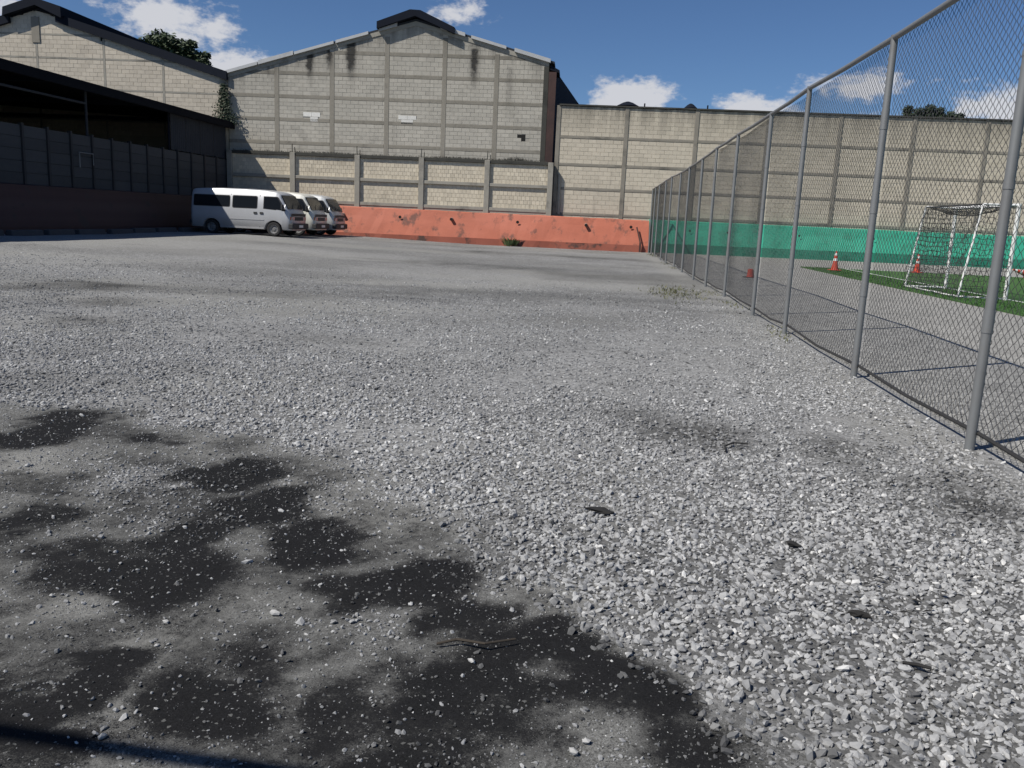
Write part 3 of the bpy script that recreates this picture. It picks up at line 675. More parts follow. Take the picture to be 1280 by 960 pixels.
# -- lower boundary wall standing in front of the warehouse
bw = wall_root('lower_boundary_wall', 'low cream block wall with thick concrete posts and beams below the gable', 'wall', -10.5, -.5)
OB = -10.5
pc = [-18.45, -15.25, -12.0, -8.81, -5.57, -2.48]; pw = .13
zb3 = [(1.66, 1.82), (2.82, 2.98), (3.92, 4.10)]
rects = []
for a, b in zip(pc[:-1], pc[1:]):
    for (lo, hi) in ((1.82, 2.82), (2.98, 3.92)): rects.append((a + pw, b - pw, lo, hi))
fill_blocks(bw, rects, .10, .20, .20, M['blk_low'], None, (), 300, OB, near=(-5, 2))
MB().box(pc[0] - OB, pc[-1] - OB, .112, .30, 0, 4.0).build('mortar_wall', M['mortar_pale'], bw)
bars(bw, 'post', [(c - pw, c + pw, -.03, .30, 0.0, 4.06) for c in pc], M['frame_grey'], OB)
for a, b in zip(pc[:-1], pc[1:]):
    bars(bw, 'beam', [(a + pw, b - pw, .0, .2, lo, hi) for (lo, hi) in zb3[:2]], M['frame_grey'], OB)
    bars(bw, 'top_beam', [(a + pw, b - pw, .01, .48, 3.92, 4.08)], M['frame_dark'], OB)
    MB().box(a + pw - OB, b - pw - OB, .03, .2, 1.45, 1.655).build('plinth', M['frame_grey'], bw)
for c in pc[1:-1]:
    for dx_, h in ((-.02, .42), (.12, .26)):
        MB().tube([(c + dx_ - OB, .05, 4.0), (c + dx_ + random.uniform(-.02, .02) - OB, .05, 4.06 + h)], .022, 6).build('rebar_stub', M['frame_dark'], bw)
# grass and moss growing on the ledge
b = MB()
for _ in range(1500):
    x = random.uniform(-18.3, -2.7) if random.random() < .45 else random.choice([random.gauss(-4.2, .5), random.gauss(-7.2, .7), random.gauss(-13.5, .8)])
    if not -18.3 < x < -2.7: continue
    y = random.uniform(.03, .45); a = random.uniform(0, 6.28); h = random.uniform(.03, .13) + (.17 * math.exp(-((x + 4.2) / .5) ** 2)) * random.random()
    b.add([(x - OB - .012, y, 4.07), (x - OB + .012, y, 4.07), (x - OB + random.gauss(0, .06), y + random.gauss(0, .03), 4.08 + h)], [(0, 1, 2)])
b.build('ledge_moss', M['frame_dark'], bw, kind='stuff')

# -- right boundary wall
rw = wall_root('right_boundary_wall', 'long tall cream block wall behind the football court', 'wall', 8.5, -.12)
OR = 8.5
rc = [-2.22, 1.06, 4.40, 7.75, 11.13, 14.54, 17.9, 21.25, 24.6, 28.]; rbz = [1.66, 2.88, 4.02, 5.32]; rtop = 6.78
rects = []
for a, b in zip(rc[:-1], rc[1:]):
    zs = [1.4] + rbz + [rtop]
    for j in range(len(zs) - 1):
        rects.append((a + .10, b - .10, zs[j] + (.07 if j else 0), zs[j + 1] - (.07 if j < len(zs) - 2 else .02)))
fill_blocks(rw, rects, .0, .40, .20, M['blk_right'], None, [(5.5, 5.75, 2.3, 2.55)], 300, OR, near=(1.2, 3.2))
MB().box(rc[0] - OR, rc[-1] - OR, .010, .25, 0, rtop - .03).build('mortar_wall', M['mortar_pale'], rw)
bars(rw, 'column', [(c - .10, c + .10, -.03, .25, 0.9, rtop) for c in rc], M['frame'], OR)
for zb in rbz:
    for a, b in zip(rc[:-1], rc[1:]):
        bars(rw, 'tie_beam', [(a + .101, b - .101, -.015, .1, zb - .06, zb + .06)], M['frame'], OR)
for a, b in zip(rc[:-1], rc[1:]):
    MB().box(a - OR + .002, b - OR - .002, -.07, .30, rtop, rtop + .07).build('coping', M['frame_dark'], rw)
MB().tube([(-2.05 - OR, -.06, 3.55), (-2.0 - OR, -.06, 1.62)], .07, 8).build('drain_pipe', M['frame_grey'], rw)

# -- sloping painted footings (walls battered towards the base)
def footing(name, x0, x1, mat, mat2, label, zt=1.55, y0=-1.08, kink=.42, seed=0, sink=-.35, ztr=None, yb=-.47):
    root = wall_root(name, label, 'retaining wall', (x0 + x1) / 2, -.8); ox = (x0 + x1) / 2
    n = int((x1 - x0) / .35); xs = np.linspace(x0, x1, n)
    def strip(prof, nm, mt, sd):
        v, f = [], []
        k = len(prof)
        for i, x in enumerate(xs):
            t = i / (n - 1); zz = zt + ((ztr if ztr is not None else zt) - zt) * t
            wv = (vnoise(np.array([x * .6]), np.array([seed + .5]), 3)[0] - .5)
            for q, (y, z) in enumerate(prof):
                jit = (vnoise(np.array([x * 2.1 + 9]), np.array([q * 3.3 + seed]), 5)[0] - .5) * .045
                v.append((x - ox, y + .8 + jit + wv * .05, (z if z < zt - .2 else z + zz - zt + jit * .8)))
        for i in range(n - 1):
            for q in range(k - 1):
                a = i * k + q; f.append((a, a + k, a + k + 1, a + 1))
        f.append(tuple(range(k))); f.append(tuple(range((n - 1) * k, n * k))[::-1])
        return MB().add(v, f).build(nm, mt, root)
    strip([(y0 + .02, kink), (y0 + .30, zt - .45), (y0 + .42, zt - .03), (y0 + .46, zt), (yb, zt + .01), (yb, kink)], 'sloped_face', mat, 0)
    strip([(y0 - .03, sink), (y0, kink + .01), (y0 + .06, kink + .02), (yb, kink + .02), (yb, sink)], 'base_course', mat2, 1)
    return root, ox
orr, oxo = footing('orange_footing_wall', -18.5, 2.42, M['orange'], M['orange_shaded'], 'orange painted sloping concrete footing under the cream block walls', 1.60, seed=1, ztr=1.50, kink=.30)
grr, oxg = footing('green_footing_wall', 2.46, 27.9, M['green'], M['green_shaded'], 'green painted sloping concrete footing beside the football court', 1.56, y0=-.86, seed=6, ztr=1.50, kink=.44, yb=-.14)
for x, kind in ((-9.75, 0), (-7.2, 1), (-3.95, 0), (-.62, 1), (1.55, 0), (-12.6, 1)):
    if kind: MB().tube([(x - oxo, -.09 - .08, 1.16), (x - oxo, .10, 1.18)], .075, 10).build('drain_stub', M['pvc'], orr)
    MB().lathe([(0.0, -.0), (.075, 0)], (x - oxo, -.12 - (.06 if kind else -.035), 1.16), 12, 'y').build('drain_hole', M['hole'], orr)
for x in (4.4, 6.2, 9.6, 13.1, 16.5):
    MB().lathe([(0, 0), (.05, 0)], (x - oxg, .095, 1.1), 10, 'y').build('drain_hole', M['hole'], grr)
st = empty('metal_strip', (1.93, 41.85, .55), 0, 'thin dark metal strip leaning on the orange wall end', 'metal strip')
MB().tube([(-.08, .14, .62), (.12, -.13, -.10)], .035, 6).build('bar', M['rust'], st)
MB().box(.08, .17, -.17, -.08, -.55, -.09).build('foot', M['rust'], st)

# ------------------------------------------------------------------ low shed along the left side
sh = empty('open_shed', (-18.6, 30, 0), 0, 'long dark open shed with precast slab front and sheet roof', 'shed')
XS = 0.0
def yl(v): return v - 30.0
ys = [42.06 - 1.29 * k for k in range(0, 20)][::-1]
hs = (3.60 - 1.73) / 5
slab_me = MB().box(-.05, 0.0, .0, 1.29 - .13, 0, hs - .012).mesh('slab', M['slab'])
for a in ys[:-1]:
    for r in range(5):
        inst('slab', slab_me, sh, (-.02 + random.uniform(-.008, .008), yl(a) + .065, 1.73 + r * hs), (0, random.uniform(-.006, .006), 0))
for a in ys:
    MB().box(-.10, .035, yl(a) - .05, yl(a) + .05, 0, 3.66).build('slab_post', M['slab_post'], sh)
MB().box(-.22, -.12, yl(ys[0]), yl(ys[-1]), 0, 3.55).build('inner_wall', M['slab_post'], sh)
# sloped red footing below the slabs (a child: the same wall)
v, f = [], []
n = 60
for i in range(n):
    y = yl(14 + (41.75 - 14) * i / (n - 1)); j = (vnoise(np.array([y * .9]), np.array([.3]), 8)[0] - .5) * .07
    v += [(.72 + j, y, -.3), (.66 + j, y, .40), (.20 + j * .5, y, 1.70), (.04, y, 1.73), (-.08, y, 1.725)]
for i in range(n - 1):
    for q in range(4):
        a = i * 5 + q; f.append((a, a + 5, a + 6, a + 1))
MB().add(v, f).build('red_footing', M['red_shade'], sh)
# corrugated end sheets
for k in range(4):
    ya, yb_ = yl(36.45 + k * 1.40), yl(36.45 + (k + 1) * 1.40) - .02
    v, f = [], []; nn = 33
    for i in range(nn):
        y = ya + (yb_ - ya) * i / (nn - 1); xx = -.08 + .018 * math.cos(i * math.pi / 2)
        v += [(xx, y, 3.64), (xx, y, 5.16)]
    for i in range(nn - 1): f.append((2 * i, 2 * i + 2, 2 * i + 3, 2 * i + 1))
    MB().add(v, f).build('cladding_sheet', M['grey_sheet'], sh)
MB().tube([(-.12, yl(30.35), 3.5), (-.12, yl(30.35), 5.2)], .05, 8).build('post', M['grey_sheet'], sh)
MB().tube([(-.12, yl(36.4), 3.5), (-.12, yl(36.4), 5.2)], .05, 8).build('post', M['dark_steel'], sh)
MB().tube([(-.12, yl(14), 4.68), (-.12, yl(30.35), 4.74)], .045, 8).build('rail', M['grey_sheet'], sh)
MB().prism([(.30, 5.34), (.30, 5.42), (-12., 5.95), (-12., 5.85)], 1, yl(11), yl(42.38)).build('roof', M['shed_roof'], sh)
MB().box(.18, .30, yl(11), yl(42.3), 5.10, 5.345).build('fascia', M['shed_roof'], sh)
MB().box(-12.2, -12., yl(11), yl(42.1), 0, 5.9).build('rear_wall', M['slab_post'], sh)  # unseen wall, added to keep the shed interior dark
MB().box(-12., .0, yl(11), yl(11.2), 0, 5.3).build('end_wall', M['slab_post'], sh)  # unseen end closed off, added to keep daylight out of the shed
for q in range(5): MB().box(-11.9, .25, yl(16 + q * 6), yl(16.1 + q * 6), 5.14, 5.30).build('rafter', M['dark_steel'], sh)
br = empty('wall_bracket', (-18.53, 29.9, 2.35), 0, 'thin pale hoop bracket fixed high on the shaded slab wall', 'bracket')
MB().tube([(.02, -.42, .10), (.02, -.42, .62), (.02, .42, .62), (.02, .42, .22)], .022, 6).build('hoop', M['galv'], br)
# concrete wheel stops at the foot of the slab wall
for k in range(11):
    y = 20.8 + k * 1.72; z = float(gheight(np.array([-17.1]), np.array([y]))[0])
    L = random.uniform(1.35, 1.55)
    o = MB().prism([(-.13, -.03), (.13, -.03), (.09, .17), (-.09, .17)], 1, -L / 2, L / 2).build('wheel_stop', M['stop'])
    bevel(o, .02, 1); o.location = (-17.1 + random.uniform(-.06, .06), y, z); o.rotation_euler = (0, 0, random.uniform(-.05, .05))
    tag(o, 'low concrete wheel stop on the ground along the shaded red footing', 'wheel stop', 'wheel stops along the shed wall')

# ------------------------------------------------------------------ chain-link fence
PY = [-.2, 2.75, 5.479, 8.052, 11.263, 13.452, 16.96, 19.534, 21.81, 25.201, 28.285, 30.781, 33.274, 37.087, 39.4, 41.7]
PX = [2.46, 2.46, 2.428, 2.449, 2.49, 2.465, 2.53, 2.481, 2.45, 2.489, 2.53, 2.456, 2.45, 2.47, 2.46, 2.47]
PH = [3.0, 3.0, 3.0, 2.98, 3.04, 3.0, 3.05, 3.01, 2.95, 2.96, 2.98, 2.98, 2.98, 2.98, 2.98, 2.98]
fe = empty('chain_link_fence', (2.46, 20, 0), 0, 'tall galvanised chain-link fence between gravel yard and football court', 'fence')
FX, FY = 2.46, 20.0
for i, (x, y, h) in enumerate(zip(PX, PY, PH)):
    po_ = MB().tube([(x - FX, y - FY, -.1), (x - FX, y - FY, h + .02)], .031, 12).build('post', M['galv'], fe, True)
    for z in (.78, 1.55, 2.3):
        MB().tube([(x - FX, y - FY, z + random.uniform(-.1, .1)), (x - FX, y - FY, z + .03 + random.uniform(-.1, .1) * 0 + .06)], .034, 12).build('joint_sleeve', M['galv'], po_, True)
for i in range(len(PY) - 1):
    a, b = (PX[i] - FX, PY[i] - FY, PH[i]), (PX[i + 1] - FX, PY[i + 1] - FY, PH[i + 1])
    mid = [(a[k] + b[k]) / 2 for k in range(3)]; mid[2] -= .012
    MB().tube([a, mid, b], .027, 10).build('top_rail', M['galv'], fe, True)
    a2, b2 = (a[0] + .035, a[1], .10), (b[0] + .035, b[1], .10); md2 = [(a2[k] + b2[k]) / 2 for k in range(3)]; md2[2] -= .02 + random.uniform(0, .02)
    MB().tube([a2, md2, b2], .013, 6).build('bottom_rail', M['bottom_rail'], fe)
    # woven wire
    L = PY[i + 1] - PY[i]; near_ = PY[i] < 17; aa = .043; az_ = .033; wr = .0023 if near_ else .0021
    nk = int(L / aa); nj = int(2.92 / az_); b_ = MB()
    if near_:
        nj2 = nj + 1
        jj = np.arange(nj2); allv = []; allf = []
        base = 0
        tri = [(math.cos(q), math.sin(q)) for q in (0.5, 2.6, 4.7)]
        for k in range(nk):
            yy = (k + ((jj + k) & 1)) * aa + RNG.normal(0, .0012, nj2); t = yy / L
            zz = .08 + jj * az_ + RNG.normal(0, .0010, nj2)
            sag = -.012 * np.sin(np.pi * np.clip(t, 0, 1))
            xx = (PX[i] + (PX[i + 1] - PX[i]) * t - FX) + .034 + np.where((jj + k) & 1, .002, -.002) + .012 * np.sin(yy * 2.1 + i) * np.sin(zz * 1.3)
            ring = np.stack([np.stack([xx + wr * c * 1.0, PY[i] - FY + yy + wr * s_ * .8, zz + wr * s_ * .6 + sag], 1) for c, s_ in tri], 1)   # nj2,3,3
            allv.append(ring.reshape(-1, 3))
            j0 = np.arange(nj2 - 1)[:, None] * 3
            for q in range(3):
                q2 = (q + 1) % 3
                allf.append(np.concatenate([base + j0 + q, base + j0 + q2, base + j0 + 3 + q2, base + j0 + 3 + q], 1))
            base += nj2 * 3
        vv = np.concatenate(allv); ff = np.concatenate(allf)
        me = bpy.data.meshes.new('mesh_panel'); me.vertices.add(len(vv)); me.vertices.foreach_set('co', vv.ravel())
        me.loops.add(ff.size); me.loops.foreach_set('vertex_index', ff.ravel().astype(np.int32)); me.polygons.add(len(ff))
        me.polygons.foreach_set('loop_start', np.arange(0, ff.size, 4, dtype=np.int32)); me.update(calc_edges=True); me.materials.append(M['wire'])
        o = bpy.data.objects.new('mesh_panel', me); C.objects.link(o); o.parent = fe
    else:
        Hh = 2.91; k_ = aa / az_
        for k in range(-int(Hh / az_), nk, 2):
            for sg in (1, -1):
                y0_, z0_ = k * aa, 0.0; y1_, z1_ = y0_ + Hh * k_, Hh
                ya, za, yb_, zb_ = max(y0_, 0), max(-y0_, 0) / k_, min(y1_, L), min((L - y0_) / k_, Hh)
                if yb_ - ya < .02: continue
                if sg < 0: za, zb_ = Hh - za, Hh - zb_
                x_ = lambda q: PX[i] + (PX[i + 1] - PX[i]) * q / L - FX + .034
                b_.tube([(x_(ya), PY[i] - FY + ya, .08 + za), (x_(yb_), PY[i] - FY + yb_, .08 + zb_)], wr, 3, False)
        b_.build('mesh_panel', M['wire'], fe)

# ------------------------------------------------------------------ football goal
gl = empty('football_goal', (8.8, 20.85, .038), 0, 'small white football goal with black net standing on the turf', 'goal')
ya, yb_ = -1.60, 1.62; xr_b, xr_t = -.98, -.72; zt = 2.0
MB().tube([(0, ya, 0), (0, ya, zt + .04)], .042, 12).build('goal_post', M['white_pipe'], gl, True)
MB().tube([(0, yb_, 0), (0, yb_, zt + .04)], .042, 12).build('goal_post', M['white_pipe'], gl, True)
MB().tube([(0, ya + .03, zt), (0, yb_ - .03, zt)], .042, 12).build('crossbar', M['white_pipe'], gl, True)
for y in (ya, yb_):
    MB().tube([(xr_b, y, 0.03), (xr_t, y, zt)], .024, 8).build('rear_post', M['white_pipe'], gl, True)
    MB().tube([(-.03, y, zt), (xr_t, y, zt)], .022, 8).build('top_arm', M['white_pipe'], gl, True)
    MB().tube([(-.03, y, .03), (xr_b, y, .03)], .022, 8).build('ground_arm', M['white_pipe'], gl, True)
MB().tube([(xr_b, ya, .03), (xr_b, yb_, .03)], .022, 8).build('rear_ground_bar', M['white_pipe'], gl, True)
MB().tube([(xr_t, ya, zt), (xr_t + .02, yb_, zt - .01)], .014, 8).build('rear_top_bar', M['black'], gl, True)
def net(name, fn, nu, nv):
    b = MB()
    for i in range(nu + 1): b.tube([fn(i / nu, j / (nv)) for j in range(nv + 1)], 0.0062, 3, False)
    for j in range(nv + 1): b.tube([fn(i / nu, j / nv) for i in range(nu + 1)], 0.0062, 3, False)
    b.build(name, M['net'], gl)
nz_ = lambda u, v_, s: (math.sin(u * 17.3 + v_ * 9.1 + s) * math.sin(v_ * 13.7 + s * 2)) * .03
bag = lambda u, v_: math.sin(u * math.pi) * math.sin(v_ * math.pi)
net('back_net', lambda u, v_: (xr_b + (xr_t - xr_b) * v_ - .05 + .10 * bag(u, v_) + nz_(u, v_, 1), ya + (yb_ - ya) * u + nz_(u, v_, 4), .04 + 1.94 * v_ - .06 * math.sin(u * math.pi) * v_ + nz_(u, v_, 2)), 27, 17)
for y, s in ((ya, 1), (yb_, -1)):
    net('side_net', lambda u, v_, y=y, s=s: (-.02 + (xr_b + (xr_t - xr_b) * v_ + .02) * u, y - .03 * s + .08 * s * bag(u, v_) + nz_(u, v_, 3) , .04 + 1.94 * v_ - .05 * math.sin(u * math.pi) * v_ + nz_(u, v_, 7)), 8, 17)
net('top_net', lambda u, v_: (-.02 + (xr_t + .02) * u, ya + (yb_ - ya) * v_, zt - .02 - .20 * bag(u, v_) ** .7 + nz_(u, v_, 5) * .5), 6, 27)

# ------------------------------------------------------------------ cones
def cone(loc, rot, label, h=.66, grp=None):
    c = empty('traffic_cone', loc, 0, label, 'cone', grp); c.rotation_euler = rot
    R = lambda z: .125 - (.125 - .026) * (z / h)
    bevel(MB().box(-.17, .17, -.17, .17, 0, .035).build('base', M['cone_red'], c), .012, 1)
    MB().lathe([(R(.03), .03), (R(h), h), (.018, h + .006), (.0, h + .006)], (0, 0, 0), 20).build('body', M['cone_red'], c, True)
    for a, b in ((.50 * h, .63 * h), (.78 * h, .90 * h)):
        MB().lathe([(R(a) + .001, a), (R(a) + .004, a), (R(b) + .004, b), (R(b) + .001, b)], (0, 0, 0), 20).build('white_band', M['cone_white'], c, True)
    return c
cone((8.17, 30.35, .037), (0, 0, .3), 'red traffic cone with white bands upright at the turf corner')
cone((11.37, 31.7, .037), (0, 0, .8), 'red banded traffic cone standing behind the goal net')
cone((15.12, 31.6, .16), (0, -1.33, .25), 'red traffic cone lying on its side on the turf')
mk = empty('marker_cone', (4.22, 23.9, .006), 0, 'small plain orange marker cone on the court pavement by the fence', 'cone')
MB().lathe([(.0, .001), (.14, .001), (.14, .012), (.10, .02), (.075, .22), (.04, .24), (.0, .24)], (0, 0, 0), 18).build('body', M['cone_red'], mk, True)
MB().lathe([(.21, .0), (.21, .015), (.145, .02)], (0, 0, 0), 18).build('base', M['black'], mk, True)

# ------------------------------------------------------------------ vans
def make_van(label, paint, loc, rz, front_mat):
    rt = empty('parked_van', loc, rz, label, 'van', 'vans parked nose out along the shed'); rt.scale = (1, 1, .94)
    W = .84; xf, xr, Rw = 1.46, -1.27, .30
    def zr(x):
        pts = [(-2.2, 1.80), (-2.14, 1.90), (-2.0, 1.95), (-1.2, 1.985), (0.2, 1.985), (1.1, 1.955), (1.55, 1.90), (1.70, 1.82), (2.08, 1.14), (2.16, 1.02), (2.2, .88)]
        return float(np.interp(x, [p[0] for p in pts], [p[1] for p in pts]))
    def hw(x): return float(np.interp(x, [-2.2, -2.16, -2.10, 1.8, 2.05, 2.15, 2.2], [.77, .82, W, W, .815, .775, .70]))
    def zb(x):
        z = .27
        for c in (xf, xr):
            d = abs(x - c)
            if d < .385: z = max(z, .27 + math.sqrt(max(0, .385 ** 2 - d * d)) * 1.0)
        return z
    def yside(x, z):
        w_ = hw(x)
        return w_ - max(0, (z - 1.08)) / .785 * .11
    xs = sorted(set([round(-2.2 + .05 * i, 3) for i in range(89)] + [xf - .385, xf + .385, xr - .385, xr + .385, -2.19, 2.19]))
    v, f = [], []; K = 17
    for x in xs:
        z_r, w_, b_ = zr(x), hw(x), zb(x); belt = min(1.08, z_r - .10); md = min(.72, belt - .05); md = max(md, b_ + .1) if b_ < .7 else b_ + .03
        wr_ = w_ - (.13 if z_r > 1.4 else .05)
        belt = max(belt, md + .02)
        half = [(0, b_), (w_ - .14, b_), (w_ - .03, b_ + .01), (w_, b_ + .05 if b_ < .5 else b_ + .02), (w_ + .006, md), (w_, belt), (wr_ + .02, max(z_r - .12, belt + .01)), (wr_ - .05, max(z_r - .03, belt + .02)), (0, max(z_r + .015, belt + .03))]
        ring = [(x, -y, z) for y, z in half] + [(x, y, z) for y, z in half[1:-1]][::-1]
        v += ring
    K = len(ring)
    for i in range(len(xs) - 1):
        for k in range(K): f.append((i * K + k, i * K + (k + 1) % K, (i + 1) * K + (k + 1) % K, (i + 1) * K + k))
    f.append(tuple(range(K))[::-1]); f.append(tuple((len(xs) - 1) * K + k for k in range(K)))
    MB().add(v, f).build('body', paint, rt, True)
    # dark wheel wells
    for c in (xf, xr):
        MB().box(c - .42, c + .42, -.60, .60, .32, .70).build('wheel_well', M['black'], rt)
    def pane(poly, side, off=.016, name='window', mat=None, th=.02):
        y = lambda x, z: side * (yside(x, z) + off)
        n = len(poly); vs_ = [(x, y(x, z), z) for x, z in poly] + [(x, y(x, z) - side * th, z) for x, z in poly]
        fs = [tuple(range(n)), tuple(range(n, 2 * n))[::-1]] + [(i, n + i, n + (i + 1) % n, (i + 1) % n) for i in range(n)]
        return MB().add(vs_, fs).build(name, mat or M['glass'], rt)
    def rrect(x0, x1, z0, z1, r=.06):
        o = []
        for cx, cz, a0 in ((x0 + r, z0 + r, 180), (x1 - r, z0 + r, 270), (x1 - r, z1 - r, 0), (x0 + r, z1 - r, 90)):
            for k in range(4): o.append((cx + r * math.cos(rad(a0 + 30 * k)), cz + r * math.sin(rad(a0 + 30 * k))))
        return o
    for s in (-1, 1):
        pane(rrect(-2.06, -.44, 1.18, 1.68), s, .008, 'window_rubber', M['black'], .012); pane(rrect(-2.03, -.47, 1.21, 1.65), s)
        pane(rrect(-.34, .76, 1.15, 1.69), s, .008, 'window_rubber', M['black'], .012); pane(rrect(-.31, .73, 1.18, 1.66), s)
        pane([(1.02, 1.16), (1.95, 1.08), (1.99, 1.12), (1.66, 1.66), (1.60, 1.69), (1.02, 1.69)], s, .008, 'window_rubber', M['black'], .012)
        pane([(1.05, 1.19), (1.90, 1.12), (1.93, 1.14), (1.63, 1.63), (1.58, 1.66), (1.05, 1.66)], s)
        for x0 in (-.40, .86):   # door seams
            pane([(x0 - .008, .36), (x0 + .008, .36), (x0 + .008, 1.74), (x0 - .008, 1.74)], s, .004, 'door_seam', M['trim'], .008)
        pane([(-2.0, .665), (1.05, .665), (1.05, .695), (-2.0, .695)], s, .018, 'side_moulding', paint, .02)
        pane([(-.85, .29), (1.05, .29), (1.05, .36), (-.85, .36)], s, .012, 'sill', M['trim'] if s > 0 else paint, .02)
        for x0 in (.68, .95): pane([(x0 - .07, .93), (x0 + .07, .93), (x0 + .07, 1.01), (x0 - .07, 1.01)], s, .03, 'door_handle', M['trim'], .03)
        # mirror
        mr = MB().box(1.86, 1.94, s * .88, s * 1.02, 1.14, 1.36).build('mirror', M['trim'], rt); bevel(mr, .02, 2)
        MB().tube([(1.88, s * .80, 1.14), (1.90, s * .90, 1.20)], .018, 6).build('mirror_arm', M['trim'], rt)
        # head lamp, indicator, tail lamp
        bevel(MB().box(2.17, 2.215, s * .42, s * .68, .70, .88).build('headlight', M['lamp'], rt), .02, 2)
        bevel(MB().box(2.12, 2.19, s * .69, s * .765, .71, .87).build('indicator', M['amber'], rt), .012, 1)
        bevel(MB().box(-2.215, -2.16, s * .60, s * .74, .75, 1.15).build('tail_light', M['tail'], rt), .012, 1)
    # windscreen
    nrm = Vector((.68, 0, .38)).normalized()
    q = [(1.735, -.66, zr(1.735)), (1.735, .66, zr(1.735)), (2.055, .73, zr(2.055)), (2.055, -.73, zr(2.055))]
    vs_ = [tuple(Vector(p) + nrm * .024) for p in q] + [tuple(Vector(p) - nrm * .02) for p in q]
    MB().add(vs_, [(0, 3, 2, 1), (4, 5, 6, 7), (0, 1, 5, 4), (1, 2, 6, 5), (2, 3, 7, 6), (3, 0, 4, 7)]).build('windscreen', M['glass'], rt)
    for y in (-.35, .2):
        MB().tube([(2.09, y, zr(2.06) + .02), (1.95, y + .32, zr(1.95) + .045)], .01, 5).build('wiper', M['black'], rt)
    MB().box(2.19, 2.21, -.40, .40, .70, .86).build('grille', front_mat, rt)
    MB().box(2.185, 2.205, -.70, .70, .885, 1.0).build('nose_shade', front_mat, rt)  # dark strip added across the nose, imitating shade on the front
    bevel(MB().box(2.05, 2.30, -.80, .80, .33, .58).build('front_bumper', M['trim'], rt), .05, 3)
    MB().box(2.296, 2.306, -.2, .2, .40, .51).build('number_plate', M['cone_white'], rt)
    bevel(MB().box(-2.29, -2.1, -.80, .80, .36, .58).build('rear_bumper', M['trim'], rt), .05, 3)
    MB().box(-2.215, -2.19, -.6, .6, 1.2, 1.72).build('rear_window', M['glass'], rt)
    for c in (xf, xr):
        for s in (-1, 1):
            wh = empty('wheel', (c, s * .73, Rw), 0); wh.parent = rt
            MB().lathe([(.19, -.09), (.27, -.095), (.295, -.07), (Rw, -.03), (Rw, .03), (.295, .07), (.27, .095), (.19, .09)], (0, 0, 0), 28, 'y').build('tyre', M['rubber'], wh, True)
            o_ = s * .06
            MB().lathe([(.0, o_ * 1.05), (.05, o_ * 1.1), (.06, o_ * .7), (.13, o_ * .5), (.15, o_ * .9), (.185, o_ * .95), (.195, o_ * 1.5), (.195, 0)], (0, 0, 0), 24, 'y').build('rim', M['rim'], wh, True)
            for k in range(8):
                a = k * math.pi / 4; MB().lathe([(0, 0), (.017, 0)], (.115 * math.cos(a), o_ * .62, .115 * math.sin(a)), 8, 'y').build('rim_hole', M['black'], wh)
    return rt
def gz(x, y): return float(gheight(np.array([float(x)]), np.array([float(y)]))[0])
make_van('silver van with long dark side windows, half in the shed shadow', M['van_silver'], (-14.62, 35.1, gz(-14, 35)), rad(-4), M['trim'])
make_van('cream white van parked between the silver van and the grey van', M['van_cream'], (-14.5, 37.6, gz(-14, 37.6)), rad(-3), M['front_dull'])
make_van('pale grey van parked beside the orange footing wall', M['van_grey'], (-14.3, 39.75, gz(-14, 39.7)), rad(-2), M['front_dull'])

# ------------------------------------------------------------------ trees behind the buildings
def tree(name, label, loc, h, crown, nleaf, leaf, mat, trunk_r=.25, seed=1):
    rs = random.Random(seed); t = empty(name, loc, 0, label, 'tree')
    b = MB(); b.tube([(0, 0, 0), (.1, .05, h * .45), (-.05, .1, h * .75), (0, 0, h * .92)], [trunk_r, trunk_r * .75, trunk_r * .45, .05], 8)
    for (cx, cy, cz, r) in crown:
        b.tube([(0, 0, min(cz - r, h * .55)), (cx * .5, cy * .5, cz - r * .6), (cx, cy, cz)], [trunk_r * .4, trunk_r * .25, .03], 6)
    b.build('trunk', M['bark'], t)
    l = MB()
    tot = sum(c[3] ** 2 for c in crown)
    for (cx, cy, cz, r) in crown:
        for _ in range(int(nleaf * r * r / tot)):
            d = Vector((rs.gauss(0, 1), rs.gauss(0, 1), rs.gauss(0, 1))).normalized() * r * (rs.random() ** .45) * rs.uniform(.75, 1.12)
            p = Vector((cx, cy, cz)) + Vector((d.x, d.y, d.z * .85))
            a = Vector((rs.gauss(0, 1), rs.gauss(0, 1), rs.gauss(0, .6))).normalized(); q = a.orthogonal().normalized(); s = leaf * rs.uniform(.5, 1.25)
            l.add([p - a * s, p + q * s * .45, p + a * s, p - q * s * .45], [(0, 1, 2, 3)])
    l.build('crown', mat, t)
    return t
cr = [(rr_ * 1.05, yy, zz, r * 1.12) for rr_, yy, zz, r in [(-2.0, 0, 13.0, 1.0), (-1.2, .5, 13.7, .95), (-.2, -.4, 13.3, 1.0), (.6, .3, 13.2, .8), (1.2, 0, 13.0, .75), (2.0, .4, 12.3, .8), (2.7, -.2, 11.9, .6), (-2.7, .3, 12.9, .7), (1.6, .3, 13.5, .4), (2.9, 0, 12.6, .35), (0.2, 0, 11.8, 1.6), (-1.4, 0, 11.8, 1.5), (1.8, 0, 11.2, 1.2)]]
tree('broadleaf_tree', 'dark leafy tree top showing above the left warehouse roof', (-35.6, 70, .7), 13.2, cr, 11000, .19, M['leaf_dark'], .35, 3)
rs = random.Random(5)
